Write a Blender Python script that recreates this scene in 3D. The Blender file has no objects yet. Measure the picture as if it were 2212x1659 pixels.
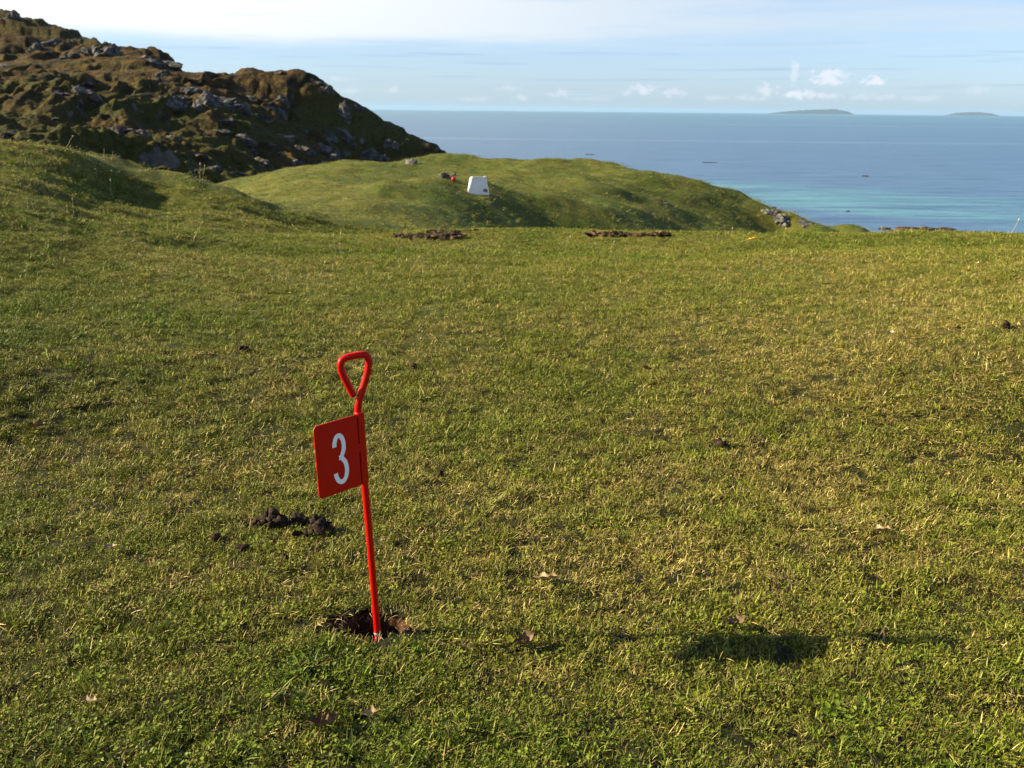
import bpy, bmesh, math, random
import numpy as np
from mathutils import Vector, Matrix

random.seed(7)
rng = np.random.default_rng(7)
SC = bpy.context.scene
COL = SC.collection
R_ = math.radians

# ------------------------------------------------------------------ camera
EYE = np.array([0.0, 0.0, 1.1])
FPX, CX, CY = 2052.0, 1106.0, 829.5          # focal length / centre in a 2212 x 1659 frame
PITCH = math.atan(590.7 / FPX)
ROLL = math.atan(0.01013)
U0 = np.array([0, math.sin(PITCH), math.cos(PITCH)])
FWD = np.array([0, math.cos(PITCH), -math.sin(PITCH)])
RIGHT = math.cos(ROLL) * np.array([1.0, 0, 0]) + math.sin(ROLL) * U0
UP = -math.sin(ROLL) * np.array([1.0, 0, 0]) + math.cos(ROLL) * U0
cam = bpy.data.cameras.new('camera')
cam.sensor_width = 36.0
cam.lens = 36.0 * FPX / 2212.0
cam.clip_start = 0.05
cam.clip_end = 150000.0
cam.dof.use_dof = True
cam.dof.focus_distance = 2.25
cam.dof.aperture_fstop = 12.0
cam_ob = bpy.data.objects.new('camera', cam)
cam_ob.matrix_world = Matrix(((RIGHT[0], UP[0], -FWD[0], EYE[0]), (RIGHT[1], UP[1], -FWD[1], EYE[1]),
                              (RIGHT[2], UP[2], -FWD[2], EYE[2]), (0, 0, 0, 1)))
COL.objects.link(cam_ob)
SC.camera = cam_ob

# ------------------------------------------------------------------ sky, sun, exposure
SUN_EL = R_(26.4)
SC.view_settings.view_transform = 'Standard'
SC.view_settings.look = 'None'
SC.view_settings.exposure = 1.5
SC.view_settings.gamma = 1.0
SC.view_settings.use_curve_mapping = False
SC.cycles.use_denoising = True
SC.cycles.denoiser = 'OPENIMAGEDENOISE'
SC.cycles.denoising_input_passes = 'RGB_ALBEDO_NORMAL'
SC.cycles.denoising_prefilter = 'ACCURATE'
SC.cycles.use_adaptive_sampling = False
SC.cycles.max_bounces = 5
SC.cycles.diffuse_bounces = 3
SC.cycles.glossy_bounces = 2
SC.cycles.transmission_bounces = 2
SC.cycles.transparent_max_bounces = 4
SC.cycles.volume_bounces = 0
SC.cycles.caustics_reflective = False
SC.cycles.caustics_refractive = False
SC.cycles.sample_clamp_indirect = 4.0


class NT:
    """tiny helper for node trees"""
    def __init__(self, tree):
        self.t = tree
        tree.nodes.clear()

    def n(self, kind, **kw):
        nd = self.t.nodes.new(kind)
        for k, v in kw.items():
            setattr(nd, k, v)
        return nd

    def link(self, a, b):
        self.t.links.new(a, b)

    def put(self, sock, v):
        if isinstance(v, bpy.types.NodeSocket):
            self.link(v, sock)
        else:
            if hasattr(sock, 'default_value') and hasattr(sock.default_value, '__len__') and not hasattr(v, '__len__'):
                v = (v,) * len(sock.default_value)
            if hasattr(v, '__len__') and len(v) == 3 and len(sock.default_value) == 4:
                v = (*v, 1.0)
            sock.default_value = v

    def math(self, op, a, b=None, c=None, clamp=False):
        nd = self.n('ShaderNodeMath', operation=op, use_clamp=clamp)
        for i, v in enumerate((a, b, c)):
            if v is not None:
                self.put(nd.inputs[i], v)
        return nd.outputs[0]

    def ramp(self, v, lo, hi, a=0.0, b=1.0, smooth=True):
        nd = self.n('ShaderNodeMapRange', interpolation_type='SMOOTHSTEP' if smooth else 'LINEAR')
        nd.clamp = True
        for i, q in enumerate((v, lo, hi, a, b)):
            self.put(nd.inputs[i], q)
        return nd.outputs[0]

    def mix(self, f, a, b, blend='MIX'):
        nd = self.n('ShaderNodeMix', data_type='RGBA', blend_type=blend)
        nd.clamp_factor = True
        self.put(nd.inputs[0], f)
        self.put(nd.inputs[6], a)
        self.put(nd.inputs[7], b)
        return nd.outputs[2]

    def vec(self, x, y, z):
        nd = self.n('ShaderNodeCombineXYZ')
        for i, v in enumerate((x, y, z)):
            self.put(nd.inputs[i], v)
        return nd.outputs[0]

    def noise(self, vec, scale, detail=4.0, rough=0.55, out=0, dist=0.0):
        nd = self.n('ShaderNodeTexNoise')
        self.put(nd.inputs['Vector'], vec)
        self.put(nd.inputs['Scale'], scale)
        nd.inputs['Detail'].default_value = detail
        nd.inputs['Roughness'].default_value = rough
        nd.inputs['Distortion'].default_value = dist
        return nd.outputs[out]

    def mapping(self, vec, scale=(1, 1, 1), loc=(0, 0, 0), rot=(0, 0, 0)):
        nd = self.n('ShaderNodeMapping')
        self.put(nd.inputs[0], vec)
        nd.inputs['Location'].default_value = loc
        nd.inputs['Rotation'].default_value = rot
        nd.inputs['Scale'].default_value = scale
        return nd.outputs[0]


def pix_dir(px, py):
    d = FWD + (px - CX) / FPX * RIGHT - (py - CY) / FPX * UP
    return d / np.linalg.norm(d)


W = bpy.data.worlds.new('World')
SC.world = W
W.use_nodes = True
t = NT(W.node_tree)
sky = t.n('ShaderNodeTexSky', sky_type='NISHITA')
sky.sun_disc = False
sky.sun_elevation = SUN_EL
sky.sun_rotation = R_(-90.0)
sky.altitude = 0.0
sky.air_density = 1.0
sky.dust_density = 0.6
sky.ozone_density = 2.5
tc = t.n('ShaderNodeTexCoord')
sep = t.n('ShaderNodeSeparateXYZ')
t.link(tc.outputs['Generated'], sep.inputs[0])
dx, dy, dz = sep.outputs
az = t.math('ARCTAN2', dx, dy)
el = t.math('ARCSINE', dz)
SKY_STRENGTH = 0.05
low_air = t.mix(t.ramp(el, 0.0, 0.22), (0.90, 1.10, 1.56), (0.86, 1.00, 1.20))
base = t.mix(1.0, sky.outputs[0], low_air, 'MULTIPLY')
warp = t.math('SUBTRACT', t.noise(t.vec(t.math('MULTIPLY', az, 3.0), t.math('MULTIPLY', el, 22.0), 0.0), 1.6, 5.0), 0.5)
# high sheet of thin cloud, thick on the sun's side and combed out into streaks away from it
edge = t.ramp(t.math('ADD', el, t.math('MULTIPLY', warp, 0.030)), 0.052, 0.076)
side = t.math('MULTIPLY', t.ramp(az, 0.35, -0.15, 0.66, 1.0), t.ramp(el, 0.55, 0.16, 0.12, 1.0))
tex = t.noise(t.vec(t.math('MULTIPLY', az, 5.0), t.math('MULTIPLY', el, 52.0), 3.0), 1.0, 4.0, 0.5)
tex2 = t.ramp(tex, t.ramp(az, -0.25, 0.35, -0.1, 0.20), t.ramp(az, -0.25, 0.35, 0.30, 0.66))
sheet = t.math('MULTIPLY', t.math('MULTIPLY', edge, side), tex2)
toward = t.math('MULTIPLY', dx, -1.0)
glow = t.ramp(toward, -0.4, 0.6, 0.0, 1.0)
sheet_col = t.mix(glow, (5.15, 5.75, 6.25), (8.77, 8.57, 8.47))
c1 = t.mix(sheet, base, sheet_col)
# faint low streaks, pale and slate
st = t.noise(t.vec(t.math('MULTIPLY', az, 7.0), t.math('MULTIPLY', el, 160.0), 9.0), 1.0, 5.0, 0.6)
stm = t.math('MULTIPLY', t.ramp(st, 0.46, 0.72), t.math('MULTIPLY', t.ramp(el, -0.02, 0.002), t.ramp(el, 0.16, 0.06)))
c2 = t.mix(t.math('MAXIMUM', t.math('MULTIPLY', stm, 0.5), t.ramp(el, 0.16, 0.05, 0.0, 0.26)), c1, (4.79, 5.71, 6.73))
st2 = t.noise(t.vec(t.math('MULTIPLY', az, 6.0), t.math('MULTIPLY', el, 210.0), 21.0), 1.0, 4.0, 0.5)
stm2 = t.math('MULTIPLY', t.ramp(st2, 0.56, 0.70), t.math('MULTIPLY', t.ramp(el, 0.012, 0.03), t.ramp(el, 0.075, 0.05)))
c3 = t.mix(t.math('MULTIPLY', stm2, 0.45), c2, (2.75, 3.77, 5.10))
# small fair-weather puffs low over the sea
pw = t.n('ShaderNodeTexNoise')
t.put(pw.inputs['Vector'], t.vec(t.math('MULTIPLY', az, 60.0), t.math('MULTIPLY', el, 75.0), 0.0))
pw.inputs['Scale'].default_value = 2.0
pw.inputs['Detail'].default_value = 5.0
pwa = t.math('SUBTRACT', pw.outputs[0], 0.5)
puffs = None
for (qx, qy, qw, qh, amp) in [(1790, 168, 30, 16, .75), (1808, 160, 12, 12, .7), (1718, 158, 9, 20, .45), (1892, 176, 20, 9, .85),
                              (1658, 194, 22, 10, .55), (1722, 203, 20, 9, .85), (1760, 206, 22, 8, .6), (1795, 208, 15, 5, .5),
                              (1388, 192, 20, 10, .6), (1355, 200, 12, 6, .4), (1450, 199, 28, 9, .4), (1212, 203, 20, 8, .4),
                              (1128, 210, 12, 6, .4), (1097, 190, 26, 5, .3), (850, 195, 14, 6, .35), (760, 196, 20, 5, .3),
                              (1545, 212, 24, 5, .35), (1620, 212, 30, 5, .3), (1880, 210, 45, 6, .28), (1990, 212, 40, 6, .28),
                              (1020, 214, 40, 5, .3), (2110, 195, 18, 8, .25), (735, 170, 26, 5, .25), (1290, 214, 40, 4, .3)]:
    d = pix_dir(qx, qy)
    a0, e0 = math.atan2(d[0], d[1]), math.asin(d[2])
    ux = t.math('DIVIDE', t.math('SUBTRACT', az, a0), qw / FPX * 1.15)
    uy = t.math('DIVIDE', t.math('SUBTRACT', el, e0), qh / FPX * 1.15)
    rr = t.math('SQRT', t.math('ADD', t.math('MULTIPLY', ux, ux), t.math('MULTIPLY', uy, uy)))
    m = t.ramp(t.math('ADD', rr, t.math('MULTIPLY', pwa, 3.2)), 1.15, 0.25, 0.0, amp)
    puffs = m if puffs is None else t.math('MAXIMUM', puffs, m)
c4 = t.mix(puffs, c3, (6.73, 6.83, 7.45))
bg = t.n('ShaderNodeBackground')
t.link(c4, bg.inputs[0])
bg.inputs[1].default_value = SKY_STRENGTH
wo = t.n('ShaderNodeOutputWorld')
t.link(bg.outputs[0], wo.inputs[0])

sun = bpy.data.lights.new('sun', 'SUN')
sun.energy = 5.0
sun.angle = R_(0.53)
sun.color = (1.0, 0.865, 0.56)
sun_ob = bpy.data.objects.new('sun', sun)
sun_ob.location = (-30, 0, 20)
sun_ob.rotation_euler = Vector((math.cos(SUN_EL), 0, -math.sin(SUN_EL))).to_track_quat('-Z', 'Y').to_euler()
COL.objects.link(sun_ob)


# ------------------------------------------------------------------ numeric helpers
def _hash(ix, iy, seed):
    h = (ix.astype(np.int64) * 374761393 + iy.astype(np.int64) * 668265263 + seed * 974634777) & 0xffffffff
    h = ((h ^ (h >> 13)) * 1274126177) & 0xffffffff
    h = (h ^ (h >> 16)) & 0xffffffff
    return h


def gnoise(x, y, seed=0):
    """2-D gradient noise, about -1 .. 1"""
    x = np.asarray(x, float); y = np.asarray(y, float)
    ix = np.floor(x).astype(np.int64); iy = np.floor(y).astype(np.int64)
    fx = x - ix; fy = y - iy
    u = fx ** 3 * (fx * (fx * 6 - 15) + 10); v = fy ** 3 * (fy * (fy * 6 - 15) + 10)

    def g(ax, ay, ox, oy):
        a = _hash(ax, ay, seed) / 4294967296.0 * 2 * math.pi
        return np.cos(a) * ox + np.sin(a) * oy
    n00 = g(ix, iy, fx, fy); n10 = g(ix + 1, iy, fx - 1, fy)
    n01 = g(ix, iy + 1, fx, fy - 1); n11 = g(ix + 1, iy + 1, fx - 1, fy - 1)
    return ((n00 * (1 - u) + n10 * u) * (1 - v) + (n01 * (1 - u) + n11 * u) * v) * 1.5


def fbm(x, y, octaves=4, seed=0, gain=0.5):
    s = 0.0; a = 1.0
    for o in range(octaves):
        s = s + a * gnoise(x * 2 ** o + 17.3 * o, y * 2 ** o - 9.1 * o, seed + o)
        a *= gain
    return s


def sstep(a, b, x):
    q = np.clip((x - a) / (b - a), 0, 1)
    return q * q * (3 - 2 * q)


class Surface:
    """smooth height surface through control points, solved in (bearing, log distance)"""
    def __init__(self, pts, smooth=1e-4):
        p = np.array(pts, float)
        self.X = self.embed(p[:, 0], p[:, 1])
        n = len(p)
        K = self.kern(np.linalg.norm(self.X[:, None] - self.X[None], axis=2)) + smooth * np.eye(n)
        P = np.hstack([np.ones((n, 1)), self.X])
        A = np.block([[K, P], [P.T, np.zeros((4, 4))]])
        self.w = np.linalg.solve(A, np.concatenate([p[:, 2], np.zeros(4)]))

    @staticmethod
    def embed(x, y):
        d = np.sqrt(x * x + y * y) + 1e-6
        return np.stack([x / d, y / d, np.log(np.maximum(d, 0.5))], axis=-1)

    @staticmethod
    def kern(r):
        return -r * np.sqrt(r + 1e-9)

    def table(self, th0, th1, nt, d0, d1, nd):
        """tabulate over a sector for fast smooth look-up"""
        self.box = (th0, th1, nt, math.log(d0), math.log(d1), nd)
        T, L = np.meshgrid(np.linspace(th0, th1, nt), np.linspace(math.log(d0), math.log(d1), nd), indexing='ij')
        self.tab = self.exact(np.exp(L) * np.sin(T), np.exp(L) * np.cos(T))
        return self

    def __call__(self, x, y):
        x = np.asarray(x, float); y = np.asarray(y, float); sh = x.shape
        x = x.ravel(); y = y.ravel()
        th0, th1, nt, l0, l1, nd = self.box
        u = (np.arctan2(x, y) - th0) / (th1 - th0) * (nt - 1); v = (np.log(np.sqrt(x * x + y * y) + 1e-6) - l0) / (l1 - l0) * (nd - 1)
        inside = (u > 1) & (u < nt - 3) & (v > 1) & (v < nd - 3)
        out = np.empty(len(x))
        if (~inside).any():
            out[~inside] = self.exact(x[~inside], y[~inside])
        u = u[inside]; v = v[inside]; iu = u.astype(int); iv = v.astype(int); fu = u - iu; fv = v - iv

        def cr(f):
            return (-.5 * f + f * f - .5 * f ** 3, 1 - 2.5 * f * f + 1.5 * f ** 3, .5 * f + 2 * f * f - 1.5 * f ** 3, -.5 * f * f + .5 * f ** 3)
        wu, wv_ = cr(fu), cr(fv); acc = 0.0
        for a in range(4):
            for b in range(4):
                acc = acc + wu[a] * wv_[b] * self.tab[iu + a - 1, iv + b - 1]
        out[inside] = acc
        return out.reshape(sh)

    def exact(self, x, y):
        x = np.asarray(x, float); y = np.asarray(y, float)
        sh = x.shape; x = x.ravel(); y = y.ravel()
        out = np.empty(len(x)); n = len(self.X)
        for i in range(0, len(x), 20000):
            e = self.embed(x[i:i + 20000], y[i:i + 20000])
            r = np.sqrt(np.maximum(((e[:, None] - self.X[None]) ** 2).sum(2), 0))
            out[i:i + 20000] = self.kern(r) @ self.w[:n] + self.w[n] + e @ self.w[n + 1:]
        return out.reshape(sh)


def cp(px, py, D):
    """a point seen in direction (px, py) at horizontal distance D"""
    d = pix_dir(px, py)
    return EYE + d * (D / math.hypot(d[0], d[1]))


def cy_(px, py, Y):
    """a point seen in direction (px, py) at depth Y ahead of the camera"""
    d = pix_dir(px, py)
    return EYE + d * (Y / d[1])


def gz(px, py, z=0.0):
    d = pix_dir(px, py)
    return EYE + d * ((z - EYE[2]) / d[2])


# ------------------------------------------------------------------ mesh helpers
def mesh_np(name, verts, faces):
    """faces: (n,3) or (n,4) int array"""
    verts = np.asarray(verts, np.float32); faces = np.asarray(faces, np.int32)
    me = bpy.data.meshes.new(name)
    me.vertices.add(len(verts)); me.vertices.foreach_set('co', verts.ravel())
    k = faces.shape[1]
    me.loops.add(faces.size); me.loops.foreach_set('vertex_index', faces.ravel())
    me.polygons.add(len(faces))
    me.polygons.foreach_set('loop_start', np.arange(0, faces.size, k, dtype=np.int32))
    me.update(calc_edges=True)
    me.validate()
    return me


def smooth(me, on=True):
    me.polygons.foreach_set('use_smooth', np.full(len(me.polygons), on))
    return me


def link(name, me, mat=None, parent=None, loc=None, label=None, cat=None, group=None, kind=None):
    o = bpy.data.objects.new(name, me)
    COL.objects.link(o)
    if mat is not None and me is not None and not me.materials:
        me.materials.append(mat)
    if parent is not None:
        o.parent = parent
    if loc is not None:
        o.location = loc
    for k, v in (('label', label), ('category', cat), ('group', group), ('kind', kind)):
        if v:
            o[k] = v
    return o


def grid_faces(nu, nv, wrap=False):
    i = np.arange(nu if wrap else nu - 1)[:, None]; j = np.arange(nv - 1)[None]
    i2 = (i + 1) % nu
    return np.stack([i * nv + j, i2 * nv + j, i2 * nv + j + 1, i * nv + j + 1], -1).reshape(-1, 4)


def tube(path, radii, seg=12, caps=True):
    """swept round bar along path; returns verts, quad faces list"""
    path = [Vector(p) for p in path]
    n = len(path)
    if not hasattr(radii, '__len__'):
        radii = [radii] * n
    tang = []
    for i in range(n):
        a = path[max(i - 1, 0)]; b = path[min(i + 1, n - 1)]
        tang.append((b - a).normalized())
    ref = Vector((0, 0, 1)) if abs(tang[0].z) < 0.9 else Vector((1, 0, 0))
    nrm = (ref - tang[0] * ref.dot(tang[0])).normalized()
    bm = bmesh.new(); rings = []
    for i in range(n):
        nrm = (nrm - tang[i] * nrm.dot(tang[i])).normalized()
        bn = tang[i].cross(nrm)
        rings.append([bm.verts.new(path[i] + (nrm * math.cos(2 * math.pi * k / seg) + bn * math.sin(2 * math.pi * k / seg)) * radii[i])
                      for k in range(seg)])
    for i in range(n - 1):
        for k in range(seg):
            bm.faces.new((rings[i][k], rings[i][(k + 1) % seg], rings[i + 1][(k + 1) % seg], rings[i + 1][k])).smooth = True
    if caps:
        bm.faces.new(rings[0][::-1]); bm.faces.new(rings[-1])
    return bm


def bm_mesh(bm, name):
    bmesh.ops.recalc_face_normals(bm, faces=bm.faces)
    me = bpy.data.meshes.new(name); bm.to_mesh(me); bm.free()
    return me


def rock_mesh(name, seed, size=(1, 1, 1), sub=2, planes=14, rough=0.06, hard=True):
    """angular stone: a sphere cut by random planes, then roughened"""
    r = np.random.default_rng(seed)
    bm = bmesh.new(); bmesh.ops.create_icosphere(bm, subdivisions=sub, radius=1.0)
    v = np.array([x.co[:] for x in bm.verts]); v /= np.linalg.norm(v, axis=1)[:, None]
    pn = r.normal(size=(planes, 3)); pn /= np.linalg.norm(pn, axis=1)[:, None]
    po = r.uniform(0.55, 0.95, planes)
    dot = v @ pn.T
    rad = np.where(dot > 0.05, po / np.maximum(dot, 0.05), 9).min(1)
    rad = np.minimum(rad, 1.15)
    rad *= 1 + rough * fbm(v[:, 0] * 2.3 + seed, v[:, 1] * 2.3 + v[:, 2] * 1.7, 3, seed)
    v = v * rad[:, None] * np.array(size)
    for x, c in zip(bm.verts, v):
        x.co = c
    me = bm_mesh(bm, name)
    if not hard:
        smooth(me)
    return me


# ------------------------------------------------------------------ materials
def material(name):
    m = bpy.data.materials.new(name); m.use_nodes = True
    tr = NT(m.node_tree)
    out = tr.n('ShaderNodeOutputMaterial')
    return m, tr, out


def principled(tr, out, color, rough=0.6, spec=0.5, normal=None, **kw):
    p = tr.n('ShaderNodeBsdfPrincipled')
    tr.put(p.inputs['Base Color'], color)
    tr.put(p.inputs['Roughness'], rough)
    tr.put(p.inputs['Specular IOR Level'], spec)
    if normal is not None:
        tr.link(normal, p.inputs['Normal'])
    for k, v in kw.items():
        tr.put(p.inputs[k.replace('_', ' ')], v)
    if out is not None:
        tr.link(p.outputs[0], out.inputs[0])
    return p


def bump(tr, h, strength=0.5, dist=0.02):
    b = tr.n('ShaderNodeBump')
    tr.put(b.inputs['Height'], h)
    b.inputs['Strength'].default_value = strength
    b.inputs['Distance'].default_value = dist
    return b.outputs[0]


def obj_co(tr):
    return tr.n('ShaderNodeTexCoord').outputs['Object']


def pos_co(tr):
    return tr.n('ShaderNodeNewGeometry').outputs['Position']


def mat_turf():
    m, tr, out = material('turf')
    P = pos_co(tr)
    big = tr.noise(P, 0.55, 4.0, 0.55)
    mid = tr.noise(P, 3.2, 5.0, 0.6)
    fine = tr.noise(P, 28.0, 5.0, 0.7)
    grit = tr.noise(P, 160.0, 3.0, 0.7)
    a = tr.mix(tr.ramp(big, 0.36, 0.64), (0.050, 0.078, 0.008), (0.108, 0.108, 0.016))
    b = tr.mix(tr.math('MULTIPLY', tr.ramp(mid, 0.44, 0.70), 0.6), a, (0.15, 0.125, 0.024))
    c = tr.mix(tr.ramp(fine, 0.46, 0.68), b, (0.026, 0.042, 0.005))
    d = tr.mix(tr.math('MULTIPLY', tr.ramp(grit, 0.5, 0.75), 0.5), c, (0.16, 0.13, 0.05))
    # soil and thatch under the near blades, darkened to paint deep shade into the gaps
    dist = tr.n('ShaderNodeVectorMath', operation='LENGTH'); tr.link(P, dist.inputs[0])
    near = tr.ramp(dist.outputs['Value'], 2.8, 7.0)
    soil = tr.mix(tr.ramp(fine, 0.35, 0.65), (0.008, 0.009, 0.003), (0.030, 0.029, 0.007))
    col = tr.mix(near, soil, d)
    h = tr.math('ADD', tr.math('MULTIPLY', fine, 1.0), tr.math('MULTIPLY', mid, 2.0))
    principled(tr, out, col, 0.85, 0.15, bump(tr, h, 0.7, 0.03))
    return m


def mat_blade():
    m, tr, out = material('grass_blades')
    at = tr.n('ShaderNodeAttribute', attribute_name='tone'); at.attribute_type = 'GEOMETRY'
    dry = tr.n('ShaderNodeAttribute', attribute_name='dry'); dry.attribute_type = 'INSTANCER'
    oi = tr.n('ShaderNodeObjectInfo')
    sepc = tr.n('ShaderNodeSeparateColor'); tr.link(at.outputs['Color'], sepc.inputs[0])
    straw, shade, along = sepc.outputs
    g = tr.mix(shade, (0.011, 0.042, 0.002), (0.128, 0.205, 0.008))
    g = tr.mix(tr.math('MULTIPLY', dry.outputs['Fac'], 0.60), g, (0.190, 0.165, 0.018))
    s = tr.mix(shade, (0.15, 0.090, 0.028), (0.58, 0.45, 0.175))
    c = tr.mix(straw, g, s)
    c = tr.mix(tr.ramp(along, 0.75, 1.0, 0.0, 0.25), c, (0.32, 0.25, 0.07))
    v = tr.ramp(oi.outputs['Random'], 0.0, 1.0, 0.76, 1.62, smooth=False)
    c = tr.mix(1.0, c, tr.vec(v, v, v), 'MULTIPLY')
    p = principled(tr, None, c, 0.5, 0.13)
    tl = tr.n('ShaderNodeBsdfTranslucent')
    tr.put(tl.inputs[0], tr.mix(0.25, c, (0.16, 0.18, 0.01)))
    mx = tr.n('ShaderNodeMixShader'); mx.inputs[0].default_value = 0.13
    tr.link(p.outputs[0], mx.inputs[1]); tr.link(tl.outputs[0], mx.inputs[2])
    tr.link(mx.outputs[0], out.inputs[0])
    return m


def mat_simple(name, col, col2, scale, rough=0.7, spec=0.3, bstr=0.4, bdist=0.01, lo=0.4, hi=0.65, detail=5.0, coords='Object'):
    m, tr, out = material(name)
    P = obj_co(tr) if coords == 'Object' else pos_co(tr)
    n = tr.noise(P, scale, detail, 0.6)
    n2 = tr.noise(P, scale * 6.0, 4.0, 0.65)
    c = tr.mix(tr.ramp(n, lo, hi), col, col2)
    c = tr.mix(tr.math('MULTIPLY', tr.ramp(n2, 0.45, 0.75), 0.45), c, tuple(min(1, x * 1.5) for x in col2))
    h = tr.math('ADD', n, tr.math('MULTIPLY', n2, 0.5))
    principled(tr, out, c, rough, spec, bump(tr, h, bstr, bdist))
    return m


def mat_rock(name, dark, light, scale, lichen=(0.42, 0.40, 0.33), warm=(0.20, 0.14, 0.09)):
    m, tr, out = material(name)
    P = pos_co(tr)
    n = tr.noise(P, scale, 6.0, 0.62, dist=0.4)
    n2 = tr.noise(P, scale * 5, 5.0, 0.65)
    n3 = tr.noise(P, scale * 0.6, 3.0)
    c = tr.mix(tr.ramp(n, 0.36, 0.66), dark, light)
    c = tr.mix(tr.math('MULTIPLY', tr.ramp(n3, 0.5, 0.7), 0.6), c, warm)
    c = tr.mix(tr.math('MULTIPLY', tr.ramp(n2, 0.56, 0.70), 0.7), c, lichen)
    vor = tr.n('ShaderNodeTexVoronoi', feature='DISTANCE_TO_EDGE'); tr.put(vor.inputs['Vector'], tr.mapping(P, (1, 1, 1.6))); vor.inputs['Scale'].default_value = scale * 1.4
    crack = tr.ramp(vor.outputs['Distance'], 0.0, 0.05)
    c = tr.mix(crack, tuple(x * 0.35 for x in dark), c)
    h = tr.math('ADD', tr.math('ADD', n, tr.math('MULTIPLY', n2, 0.4)), tr.math('MULTIPLY', crack, 0.5))
    principled(tr, out, c, 0.85, 0.2, bump(tr, h, 0.9, 0.35 / scale))
    return m


def mat_hill():
    m, tr, out = material('heather_and_rock')
    P = pos_co(tr)
    g = tr.n('ShaderNodeNewGeometry')
    nz = tr.n('ShaderNodeSeparateXYZ'); tr.link(g.outputs['Normal'], nz.inputs[0])
    ps = tr.n('ShaderNodeSeparateXYZ'); tr.link(P, ps.inputs[0])
    big = tr.noise(P, 0.055, 5.0, 0.6)
    mid = tr.noise(tr.mapping(P, (1, 1, 2.2)), 0.28, 6.0, 0.62)
    fine = tr.noise(P, 1.5, 5.0, 0.65)
    veg = tr.mix(tr.ramp(mid, 0.38, 0.62), (0.016, 0.012, 0.005), (0.078, 0.046, 0.012))     # heather, bracken
    grass = tr.mix(tr.ramp(fine, 0.35, 0.65), (0.022, 0.028, 0.005), (0.070, 0.066, 0.012))
    low = tr.ramp(ps.outputs[2], 4.0, -3.0)
    gm = tr.ramp(tr.math('ADD', big, tr.math('MULTIPLY', low, 0.16)), 0.50, 0.66)
    veg = tr.mix(gm, veg, grass)
    veg = tr.mix(tr.math('MULTIPLY', tr.ramp(fine, 0.54, 0.68), 0.7), veg, (0.014, 0.011, 0.006))
    tiny = tr.noise(P, 5.0, 4.0, 0.7)
    veg = tr.mix(tr.math('MULTIPLY', tr.ramp(tiny, 0.52, 0.66), 0.55), veg, (0.105, 0.062, 0.018))
    veg = tr.mix(tr.math('MULTIPLY', tr.ramp(tiny, 0.46, 0.36), 0.6), veg, (0.012, 0.011, 0.005))
    rn = tr.noise(P, 0.6, 6.0, 0.65)
    rock = tr.mix(tr.ramp(rn, 0.38, 0.66), (0.016, 0.015, 0.015), (0.125, 0.115, 0.105))
    rm = tr.ramp(tr.math('ADD', nz.outputs[2], tr.math('MULTIPLY', tr.math('SUBTRACT', rn, 0.5), -0.9)), 0.42, 0.28)
    c = tr.mix(rm, veg, rock)
    h = tr.math('ADD', tr.math('MULTIPLY', fine, 1.0), tr.math('MULTIPLY', rn, 1.0))
    principled(tr, out, c, 0.9, 0.1, bump(tr, h, 0.8, 0.6))
    return m


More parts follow.
